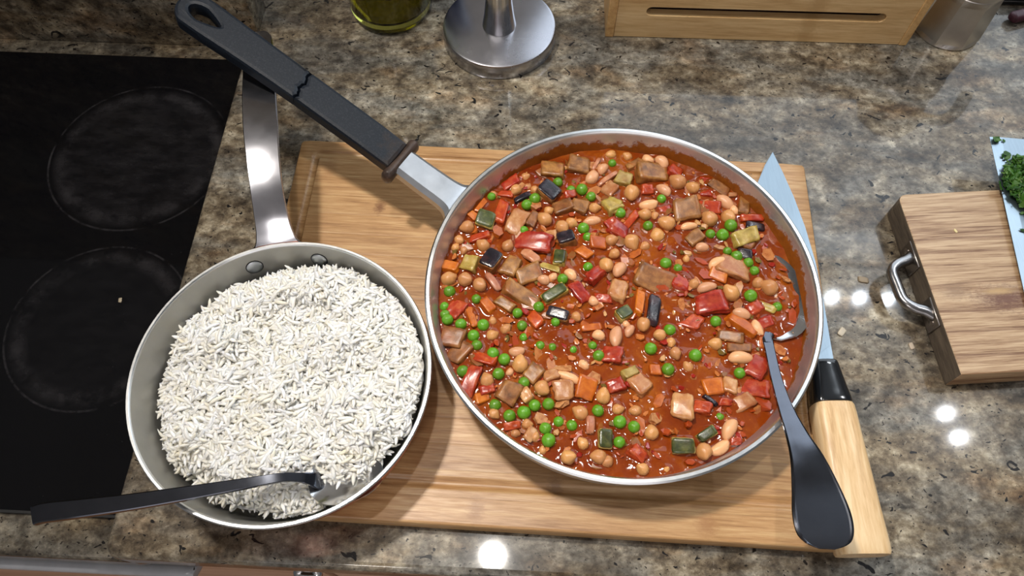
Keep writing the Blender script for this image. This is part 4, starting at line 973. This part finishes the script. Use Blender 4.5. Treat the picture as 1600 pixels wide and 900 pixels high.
def grains(n, seed):
    r = np.random.default_rng(seed); nr_, ns_ = 7, 6
    s = np.linspace(-1, 1, nr_); prof_ = np.sqrt(np.maximum(1-np.abs(s)**2.6, 0)); prof_[0] = prof_[-1] = .22
    V = []; F = []; b = 0
    ang = np.linspace(0, 2*math.pi, ns_, endpoint=False)
    P = []
    while len(P) < n:
        x, y = r.uniform(-.105, .105, 2); q = math.hypot(x, y); t = math.atan2(y, x)
        if q < rice_R(t)-.001: P.append((x, y))
    P = np.array(P); H_ = rice_h(P[:, 0], P[:, 1])
    for (x, y), h in zip(P, H_):
        L = r.uniform(.0100, .0150); W = r.uniform(.0026, .0033); bend = r.normal()*.20
        yaw = r.uniform(0, 6.283); pit = float(np.clip(r.normal()*.34, -.9, .9)); z = h-abs(r.normal())*.0030+.0012
        q = math.hypot(x, y); lim = .0962+(z-BZ-.010)*.2228-.0022
        ex, ey = math.cos(yaw)*L/2, math.sin(yaw)*L/2
        m = max(math.hypot(x+ex, y+ey), math.hypot(x-ex, y-ey))
        if m > lim: x *= max(0, 1-(m-lim)/max(q, 1e-6)); y *= max(0, 1-(m-lim)/max(q, 1e-6))
        cx = s*L/2; cz = bend*L*(1-s*s)*.5
        lx = np.repeat(cx, ns_); ly = np.outer(prof_*W/2, np.cos(ang)).ravel()+np.repeat(cz, ns_)*math.cos(yaw*3); lz = np.outer(prof_*W/2, np.sin(ang)).ravel()+np.repeat(cz, ns_)*math.sin(yaw*3)
        X1 = lx*math.cos(pit)-lz*math.sin(pit); Z1 = lx*math.sin(pit)+lz*math.cos(pit)
        V.append(np.stack([x+X1*math.cos(yaw)-ly*math.sin(yaw), y+X1*math.sin(yaw)+ly*math.cos(yaw), z+Z1], 1))
        for i in range(nr_-1):
            for j in range(ns_): F.append((b+i*ns_+j, b+i*ns_+(j+1) % ns_, b+(i+1)*ns_+(j+1) % ns_, b+(i+1)*ns_+j))
        F.append(tuple(b+j for j in range(ns_-1, -1, -1))); F.append(tuple(b+(nr_-1)*ns_+j for j in range(ns_))); b += nr_*ns_
    return np.concatenate(V), F
V, F = grains(6400, 4)
# a solid heart under the grains
ta = np.linspace(0, 2*math.pi, 72, endpoint=False); fr_ = np.linspace(.03, .96, 22); base = len(V); VB = []
for f in fr_:
    e = rice_R(ta)*f; x, y = e*np.cos(ta), e*np.sin(ta); VB.append(np.stack([x, y, rice_h(x, y)-.0026], 1))
V = np.concatenate([V]+VB)
F += [(base+i*72+j, base+(i+1)*72+j, base+(i+1)*72+(j+1) % 72, base+i*72+(j+1) % 72) for i in range(21) for j in range(72)]+[tuple(base+j for j in range(71, -1, -1))]
ro = mesh('cooked_rice', V, F, M_RICE); ro.location = (QC[0], QC[1], 0)
tag(ro, 'heap of cooked white long grain rice in the copper pan', 'rice', kind='stuff')

# ------------------------------------------------------------------ spoons
def spoon_handle(name, P, m, parent, n=50, rim=.0008, th=.0028):
    sec_ = [(-1, .1), (-.98, .7), (-.90, 1.0), (-.84, .82), (-.45, .84), (0, .92), (.45, .84), (.84, .82), (.90, 1.0), (.98, .7), (1, .1), (.9, -1), (.3, -1.1), (-.3, -1.1), (-.9, -1)]
    return sweep(name, P, sec_, m, parent, n, 14)
def bowl(name, c, ax, L, W, depth, m, parent, tilt=(0, 0), th=.0012, nx=26, ny=18):
    """spoon bowl: egg outline; ax is the heading from neck to tip; tilt = (pitch, roll)"""
    V = []; F = []
    for side in (0, 1):
        for i in range(nx):
            s = -1+2*i/(nx-1); w_ = math.sqrt(max(0, 1-abs(s)**2.2))*(1-.16*s)*W/2
            for j in range(ny):
                t = -1+2*j/(ny-1); y = w_*t
                q = min(1., math.hypot(s, t*math.sqrt(max(0, 1-s*s)))); z = -depth*(1-q**2.2)-side*th
                V.append(Vector((s*L/2, y, z)))
    o_ = nx*ny
    for side in (0, 1):
        for i in range(nx-1):
            for j in range(ny-1):
                a = side*o_+i*ny+j; f = (a, a+ny, a+ny+1, a+1); F.append(f if side == 0 else f[::-1])
    bd = [i*ny for i in range(nx)]+[(nx-1)*ny+j for j in range(1, ny)]+[i*ny+ny-1 for i in range(nx-2, -1, -1)]+[j for j in range(ny-2, 0, -1)]
    F += [(bd[k], bd[(k+1) % len(bd)], o_+bd[(k+1) % len(bd)], o_+bd[k]) for k in range(len(bd))]
    rot = Matrix.Rotation(ax, 3, 'Z') @ Matrix.Rotation(tilt[0], 3, 'Y') @ Matrix.Rotation(tilt[1], 3, 'X')
    V = [tuple(Vector(c)+rot @ v) for v in V]
    o = mesh(name, V, F, m, parent)
    bm = bmesh.new(); bm.from_mesh(o.data); bmesh.ops.remove_doubles(bm, verts=bm.verts[:], dist=1e-6); bmesh.ops.recalc_face_normals(bm, faces=bm.faces[:]); bm.to_mesh(o.data); bm.free()
    return sharp(o, 50)
SS = thing('serving_spoon', 'dark steel serving spoon with a wide tapered handle, dipped in the stew', 'spoon')
hp = [(0.1933, 0.2212, 0.0535), (0.1924, 0.2106, 0.0575), (0.1895, 0.1840, 0.0680), (0.1888, 0.1569, 0.0785), (0.1910, 0.1373, 0.0840), (0.1934, 0.1190, 0.0885), (0.1938, 0.0996, 0.0925), (0.1934, 0.0833, 0.0950), (0.1928, 0.0717, 0.0960), (0.1924, 0.0660, 0.0962), (0.1922, 0.0630, 0.0962)]
hw = [.0085, .0075, .0080, .0105, .0150, .0225, .0305, .0360, .0340, .0250, .0100]
spoon_handle('handle', [(*p, w_, t_, -.10) for p, w_, t_ in zip(hp, hw, [.0030, .0036, .0042, .0042, .0038, .0036, .0034, .0034, .0034, .0032, .0025])], M_DSTEEL, SS, 60)
bc = (0.2042, 0.2567, 0.0540)
bowl('bowl', bc, R(88), .078, .050, .009, M_STEEL, SS, (R(2.5), R(-7.5)))
sweep('neck', [(*(0.1929, 0.2161, 0.0555), .0080, .0034), (*(0.1938, 0.2220, 0.0540), .0095, .0030), (*(0.1967, 0.2295, 0.0515), .014, .0024)], super_sec(14, .8), M_DSTEEL, SS, 14)
RS = thing('rice_spoon', 'plain steel spoon with a flat square handle lying across the rice pan', 'spoon')
sq = [(-1, -.9), (-.95, 1), (.95, 1), (1, -.9)]
rp = [(-0.3053, 0.0848, 0.0840), (-0.2983, 0.0867, 0.0850), (-0.2776, 0.0888, 0.0865), (-0.2457, 0.0927, 0.0870), (-0.2106, 0.0986, 0.0855), (-0.1757, 0.1055, 0.0820), (-0.1524, 0.1105, 0.0780), (-0.1426, 0.1115, 0.0738), (-0.1360, 0.1116, 0.0695), (-0.1319, 0.1117, 0.0650), (-0.1281, 0.1126, 0.0590)]
sweep('handle', [(*p, w_, t_, -.13) for p, w_, t_ in zip(rp, [.0125, .0130, .0125, .0110, .0095, .0075, .0064, .0066, .0085, .0115, .0125], [.0045, .0050, .0050, .0048, .0044, .0040, .0040, .0036, .0026, .0018, .0012])], [(-1, -.8), (-.92, .8), (-.8, 1), (.8, 1), (.92, .8), (1, -.8), (.8, -1), (-.8, -1)], M_DSTEEL, RS, 60, 30)
bowl('bowl', (-0.1128, 0.1137, 0.0640), R(9), .052, .036, .006, M_STEEL, RS, (R(1), R(-10)))

# ------------------------------------------------------------------ chef's knife on the board
KN = thing('chef_knife', 'wide bladed kitchen knife with pale wooden handle, half under the stew pan', 'knife')
kz = .0300
A_ = np.array((0.2402, 0.1943, 0.0300)); B_ = np.array((0.2431, 0.0676, 0.0300)); ax_ = (A_-B_)/np.linalg.norm(A_-B_); kperp = np.array([ax_[1], -ax_[0], 0])
ferr0 = np.array((0.2417, 0.2101, 0.0300)); ferr1 = np.array((0.2421, 0.1763, 0.0300))
dsec = super_sec(24, .55)
def kn(name, p, q, wl, wr, t0, t1, m, bulge=0.):
    rows = []
    for f in (0, .04, .3, .7, .97, 1.):
        c = p+(q-p)*f; e = .86 if f in (0, 1.) else 1
        rows.append((*c, (wl+(wr-wl)*f)*e, (t0+(t1-t0)*f)*e))
    return sweep(name, rows, dsec, m, KN, 18, 30)
M_KWOOD = wood('pale_handle_wood', (.54, .33, .15), (.74, .51, .27), (.84, .64, .39), 'Y', 20, .42, var=.02, stretch=10, contrast=1.5)
kn('ferrule', ferr0, ferr1, .0205, .0300, .020, .0225, plain('ferrule_horn', (.006, .007, .009), .12, Coat_Weight=.5))
kn('handle', ferr1, B_, .0310, .0370, .0235, .0240, M_KWOOD)['label'] = 'pale wooden grip with fine dark pores'
tip = (0.2403, 0.4213, 0.0198)
bl = [(0.2403, 0.4213, 0.0198), (0.2451, 0.3990, 0.0208), (0.2501, 0.3702, 0.0222), (0.2541, 0.3377, 0.0232), (0.2560, 0.3027, 0.0245), (0.2546, 0.2599, 0.0265), (0.2523, 0.2252, 0.0285), (0.2514, 0.2097, 0.0295)]
bl2 = [(0.2314, 0.2097, 0.0295), (0.2319, 0.2142, 0.0290), (0.2338, 0.2227, 0.0280), (0.2385, 0.2599, 0.0264), (0.2377, 0.3090, 0.0243), (0.2272, 0.3519, 0.0225), (0.2210, 0.3867, 0.0213), (0.2306, 0.4063, 0.0205)]
poly = bl+bl2; nb = len(poly); th_ = .0011
V = [(x, y, z+th_*(.5 if i < 8 else .08)) for i, (x, y, z) in enumerate(poly)]+[(x, y, z-th_*(.5 if i < 8 else .08)) for i, (x, y, z) in enumerate(poly)]
F = []
for i in range(7): F += [(i, i+1, nb-2-i, nb-1-i)] ; F += [(nb+i+1, nb+i, nb+nb-1-i, nb+nb-2-i)]
F += [(j, (j+1) % nb, nb+(j+1) % nb, nb+j) for j in range(nb)]
bo = mesh('blade', V, F, M_BLADE, KN, False); bo['label'] = 'broad pale steel blade'
bm = bmesh.new(); bm.from_mesh(bo.data); bmesh.ops.recalc_face_normals(bm, faces=bm.faces[:]); bm.to_mesh(bo.data); bm.free()

# ------------------------------------------------------------------ small cutting block, cleaver and parsley at the right
c0 = np.array([.341, .371]); c1 = np.array([.351, .202]); d_ = c0-c1; BLK = math.atan2(-d_[0], d_[1]); bd = float(np.linalg.norm(d_)); BH = .025
WB = thing('cutting_block', 'thick worn wooden cutting block with an iron handle on its side', 'board', (c1[0], c1[1], 0), BLK)
M_BLOCK = wood('block_pine', (.19, .095, .045), (.40, .255, .140), (.54, .38, .23), 'X', 20, .5, var=.02, stretch=26, contrast=1.7,
   knots=((.060, .064, .034, .015, (.12, .040, .022), .9), (.020, .072, .016, .010, (.16, .085, .045), .5), (.056, .070, .018, .004, (.52, .34, .15), .8)))
M_BEND = wood('block_end_grain', (.040, .030, .022), (.098, .074, .052), (.155, .120, .086), 'Y', 44, .6, var=.02, stretch=9)
bm = bmesh.new(); box(bm, 0, .22, 0, bd, 0.0002, BH)
es = [e for e in bm.edges if all(v.co.x < 1e-6 and v.co.y > bd-1e-6 for v in e.verts)]
bmesh.ops.bevel(bm, geom=es, offset=.008, segments=4, profile=.5, affect='EDGES')
bmesh.ops.bevel(bm, geom=[e for e in bm.edges if e.is_valid and e.calc_face_angle(0) > .9], offset=.0012, segments=2, profile=.5, affect='EDGES')
bo = obj('block_body', bm, [M_BLOCK, M_BEND], WB, True); flat(sharp(bo, 40))
for p in bo.data.polygons:
    p.material_index = 1 if p.normal.x < -.6 else 0
# iron D handle with two screwed plates
for yy in (bd*.655, bd*.335):
    pt = boxo('handle_plate', -.0018, .0004, yy-.013, yy+.013, .004, BH-.003, M_IRON, WB, .0007, 1)
    for zz in (BH*.55,):
        lathe('screw', [(0, .0012), (.002, .0011), (.0028, .0004), (.0028, -.001)], M_IRON, pt, 12).matrix_local = Matrix.Translation((-.0020, yy+(.007 if yy > bd/2 else -.007), zz)) @ Matrix.Rotation(R(-90), 4, 'Y')
ya, yb = bd*.655-.003, bd*.335+.003
sweep('handle_bar', [(.0005, ya+.004, .016, .0105, .008), (-.006, ya, .017, .0100, .0080), (-.016, ya-.004, .0175, .0092, .0080), (-.0225, ya-.011, .0175, .0090, .0082), (-.0225, (ya+yb)/2, .0175, .0090, .0082), (-.021, yb+.010, .0175, .0090, .0082), (-.014, yb+.003, .0175, .0092, .0080), (-.006, yb, .017, .0100, .0080), (.0005, yb-.004, .016, .0105, .008)], super_sec(14, .85), metal('worn_iron_bar', (.32, .31, .31), .22, amount=.1), WB, 60)
CL = thing('cleaver', 'broad pale cleaver blade lying on the block under chopped parsley', 'knife')
ctl = np.array((0.4349, 0.4285, 0.0330)); cbl = np.array((0.4198, 0.2629, 0.0275)); e1 = (cbl-ctl)/np.linalg.norm(cbl-ctl); n1 = np.array([-e1[1], e1[0], 0]); n1 /= np.linalg.norm(n1)
if n1[0] < 0: n1 = -n1
def cl(s, t, h=0.): 
    q = ctl+e1*s+n1*t; return (q[0], q[1], q[2]-t*.03+h)
LEN, WID = .200, .085
V = [cl(0, 0, .0002), cl(LEN, 0, .0002), cl(LEN, .010, .0011), cl(0, .010, .0011), cl(LEN, WID, .0016), cl(0, WID, .0016), cl(0, 0, -.0002), cl(LEN, 0, -.0002), cl(LEN, WID, -.0006), cl(0, WID, -.0006)]
F = [(0, 1, 2, 3), (3, 2, 4, 5), (6, 9, 8, 7), (0, 6, 7, 1), (5, 4, 8, 9), (0, 3, 5, 9, 6), (1, 7, 8, 4, 2)]
mesh('blade', V, F, M_BLADE, CL, False)
hp_ = [(*cl(LEN-.002, WID*.62, .0), .022, .016), (*cl(LEN+.05, WID*.62, .004), .024, .018), (*cl(LEN+.11, WID*.62, .006), .026, .018)]
sweep('handle', hp_, super_sec(18, .7), M_KWOOD, CL, 14)
def parsley_mat():
    g = G('parsley'); c = g.ramp(g.island(), [(0., (.010, .045, .004)), (.35, (.022, .085, .007)), (.7, (.045, .135, .014)), (1., (.11, .21, .04))])
    return g.done(c, .45, 0., Specular_IOR_Level=.4)
def pl2(r):
    s = .058+r.normal()*.017; t = .030+r.normal()*.014; s = min(max(s, .024), .092)
    lim = .0015+.024*((s-.050)/.034)**2
    if t < lim: t = lim+abs(r.normal())*.004
    hgt = .017*math.exp(-((s-.058)/.026)**2-((t-.032)/.020)**2)
    return cl(s, min(t, WID-.002), .0026+hgt*math.sqrt(r.random())), 2
pa = flakes('chopped_parsley', 1900, pl2, .0056, parsley_mat(), 9, .12, .75); tag(pa, 'heap of finely chopped green parsley on the cleaver blade', 'parsley', kind='stuff')
sc_ = [(.004, .010), (.003, .004), (.020, .010), (.023, .007), (.026, .011), (.030, .013), (.054, -.003), (.098, .012), (.080, .012)]
def pl3(r, it=iter(sc_*2)):
    s, t = next(it); return cl(s+r.normal()*.0015, t+r.normal()*.001, .0020), 1
ps = flakes('parsley_crumbs', 18, pl3, .0050, parsley_mat(), 12, .12, .3); tag(ps, 'loose parsley crumbs scattered along the cleaver edge', 'parsley', kind='stuff')

# ------------------------------------------------------------------ things along the back
BXo = (0.0972, 0.5858, 0.0000); BX = thing('bamboo_box', 'long bamboo box with a narrow slot along its front', 'box', (BXo[0], BXo[1], 0), math.atan2(-.0125, .312))
M_BAM2 = wood('bamboo_box_wood', (.52, .31, .125), (.70, .47, .225), (.80, .58, .31), 'X', 26, .42, knots=((.205, .0, .012, .3, (.45, .26, .10), .5),), var=.04, stretch=14)
M_BAM3 = wood('bamboo_box_side', (.44, .24, .085), (.58, .35, .14), (.67, .44, .20), 'Y', 26, .42, var=.03, stretch=10)
BXL, BXH = .3125, .068
def slot(x0, x1, z0, z1, n=8):
    r = (z1-z0)/2; zc = (z0+z1)/2
    return [(x1-r+r*math.cos(a), zc+r*math.sin(a)) for a in np.linspace(-math.pi/2, math.pi/2, n)]+[(x0+r+r*math.cos(a), zc+r*math.sin(a)) for a in np.linspace(math.pi/2, 3*math.pi/2, n)]
fp = outline('front_panel', [[(.009, .0005), (BXL-.008, .0005), (BXL-.008, BXH), (.009, BXH)], slot(.038, BXL-.036, .0295, .0400)], 0, .010, M_BAM2, BX, .0006, 1)
fp.data.transform(Matrix.Translation((0, .011, 0)) @ Matrix.Rotation(R(90), 4, 'X'))
for x in (0, BXL-.008): boxo('side_panel', x, x+.009 if x == 0 else BXL, 0, .085, .0003, .100, M_BAM3, BX, .0008, 2)
boxo('back_panel', .009, BXL-.008, .077, .085, .0005, .100, M_BAM2, BX)
boxo('inner_panel', .009, BXL-.008, .020, .026, BXH-.004, .096, M_BAM3, BX)
boxo('added_lid', .009, BXL-.008, .012, .077, .0880, .0960, M_BAM2, BX)  # added unseen lid, closes the box so the slot stays dark
boxo('ledge', .009, BXL-.008, .011, .021, BXH-.006, BXH-.001, M_BAM2, BX)
boxo('bottom_panel', .009, BXL-.008, .011, .077, .0005, .006, M_BAM2, BX)
ct = thing('knife_roll', 'dark red bundle seen through the slot of the bamboo box', 'bundle', (BXo[0], BXo[1], 0), math.atan2(-.0125, .312))
sweep('bundle', [(.02, .044, .030, .05, .044), (.09, .044, .030, .055, .046), (.18, .044, .030, .055, .046), (.295, .044, .030, .05, .044)], super_sec(20, .7), plain('dark_red_cloth', (.035, .010, .012), .8, var=.6, scale=18), ct, 20)
# paper towel stand
TC = (-0.0131, 0.5851, 0.0180); TW = thing('paper_towel_stand', 'brushed steel paper towel stand with a heavy round base', 'stand', (TC[0], TC[1], 0))
lathe('base', [(0, .0180), (.0550, .0180), (.0572, .0172), (.0580, .0155), (.0580, .0010), (.0572, 0), (0, 0)], metal('brushed_base', (.44, .44, .48), .26, (1, 1, 1), .08, 30, .02), TW, 128)
lathe('post', [(.0172, .0182), (.0170, .020), (.0150, .032), (.0132, .05), (.0125, .08), (.0125, .30), (.010, .306), (0, .308)], M_STEEL, TW, 64)
# olive oil bottle
OC = (-0.1289, 0.6248, 0.0000); OB = thing('oil_bottle', 'clear glass bottle of yellow green olive oil', 'bottle', (OC[0], OC[1]+.004, 0))
def glass(name, col, rough=.03, ior=1.47):
    g = G(name); return g.done(col, rough, 0., Transmission_Weight=1., IOR=ior)
lathe('glass', [(0, .0005), (.036, .0005), (.0415, .004), (.0430, .012), (.0430, .15), (.038, .185), (.016, .22), (.015, .26), (.0125, .26), (.0135, .22), (.0355, .183), (.0402, .15), (.0402, .016), (.037, .0125), (.02, .014), (0, .0155)], glass('bottle_glass', (.50, .50, .10)), OB, 96)
lathe('oil', [(0, .0158), (.02, .0143), (.037, .0128), (.0400, .0162), (.0400, .13), (0, .13)], glass('olive_oil', (.46, .37, .012), .02), OB, 96)
lathe('stopper', [(0, .255), (.0118, .255), (.0118, .265), (.017, .266), (.017, .285), (0, .287)], M_BLACK, OB, 32)
# moka pot
MC = (0.4575, 0.5949, 0.0000); MK = thing('moka_pot', 'grey aluminium stovetop coffee pot with flat facets beside the bamboo box', 'coffee pot', (MC[0], MC[1]+.004, 0), R(-14))
def ngon(r, z, n=10, rot=0., k=0.):
    return [(r*math.cos(rot+2*math.pi*j/n), r*math.sin(rot+2*math.pi*j/n), z) for j in range(n)]
def mring(r, z, sq):     # blends a circle (sq=0) into an eight sided facet ring
    out = []
    for j in range(64):
        a = 2*math.pi*j/64; p = (a-math.pi/8) % (math.pi/4)-math.pi/8; rr = r*((1-sq)+sq*math.cos(math.pi/8)/math.cos(p)); out.append((rr*math.cos(a), rr*math.sin(a), z))
    return out
o = loft('boiler', [mring(.033, .0004, 0), mring(.0342, .002, .2), mring(.0345, .006, 1), mring(.0310, .050, 1), mring(.0308, .054, .6), mring(.0300, .058, 0), mring(.0270, .062, 0)], M_MOKA, MK, True, False)
lathe('collar', [(.026, .060), (.0320, .0605), (.0328, .063), (.0328, .078), (.0318, .080), (.027, .0805)], M_MOKA, MK, 64)
loft('jug', [mring(.0280, .0795, 0), mring(.0285, .083, 1), mring(.0370, .135, 1), mring(.0375, .138, 1), mring(.034, .1385, 1)], M_MOKA, MK, True, False)
loft('lid', [mring(.0372, .1385, 1), mring(.030, .145, 1), mring(.010, .152, .5)], M_MOKA, MK, True, True, 12)
lathe('knob', [(0, .166), (.006, .165), (.0075, .160), (.005, .152)], M_BLACK, MK, 24)
sweep('grip', [(.034, .0, .132, .012, .010), (.058, 0, .132, .013, .011), (.068, 0, .118, .014, .012), (.066, 0, .085, .014, .011)], super_sec(14, .7), M_BLACK, MK, 24, 45, (0, 1, 0))
# dark red handle poking into the picture at the top right
UT = thing('red_utensil', 'dark red rounded utensil handle at the upper right corner', 'utensil')
sweep('handle', [(*(0.5256, 0.6070, 0.0060), .006, .006), (*(0.5279, 0.6080, 0.0060), .0115, .009), (*(0.5346, 0.6098, 0.0060), .0125, .010), (*(0.5710, 0.6220, 0.0060), .0125, .010), (*(0.6323, 0.6412, 0.0060), .011, .010)], super_sec(16, .7), plain('dark_red_silicone', (.060, .012, .022), .5), UT, 26)
# black tray and navy canister behind, only their near edges show
TR = thing('black_tray', 'black flat tray at the top right behind the coffee pot', 'tray', ((0.5402, 0.6315, 0.0000)[0], (0.5402, 0.6315, 0.0000)[1], 0), PSI)
boxo('tray_floor', -.018, .20, .0, .06, .0003, .006, M_BLACK, TR, .001, 1)
boxo('tray_lip', -.018, .20, .0, .005, .006, .014, M_BLACK, TR, .001, 1)
CN = thing('navy_canister', 'dark blue canister between the oil bottle and the towel stand', 'canister', ((-0.0794, 0.6383, 0.0000)[0], (-0.0794, 0.6383, 0.0000)[1]+.021, 0))
lathe('body', [(0, .0003), (.019, .0003), (.020, .002), (.020, .09), (.018, .093), (0, .093)], plain('navy_enamel', (.02, .035, .10), .3), CN, 48)
lathe('lid', [(.0205, .0885), (.0208, .100), (.018, .104), (0, .105)], M_BLACK, CN, 48)
# crumbs on the stone
def crumb(name, p, s, col, label, seed):
    o = chunk(name, s, s*.6, s*.16, seed, plain(name+'_mat', col, .5), .4, .25, 5, .15); o.location = (p[0], p[1], p[2]+s*.07); o.rotation_euler = (0, 0, seed); tag(o, label, 'crumb', 'crumbs on the worktop'); return o
crumb('onion_skin_scrap', (0.3055, 0.2991, 0.0000), .0085, (.26, .20, .13), 'thin brown onion skin scrap on granite left of the iron handle', 3)
crumb('food_crumb', (0.3326, 0.2365, 0.0000), .0060, (.45, .36, .27), 'pale crumb on granite below the iron handle of the block', 5)
crumb('food_crumb', (-0.3458, 0.2869, -0.0158), .0048, (.35, .29, .20), 'yellowish crumb on the black hob glass', 8)
crumb('garlic_crumb', (0.3824, 0.3333, 0.0250), .0036, (.75, .62, .30), 'tiny yellow garlic crumb on top of the cutting block', 2)
crumb('food_crumb', (0.2771, 0.2493, 0.0000), .0075, (.50, .44, .34), 'thin pale straw like scrap on granite right of the board edge', 4)
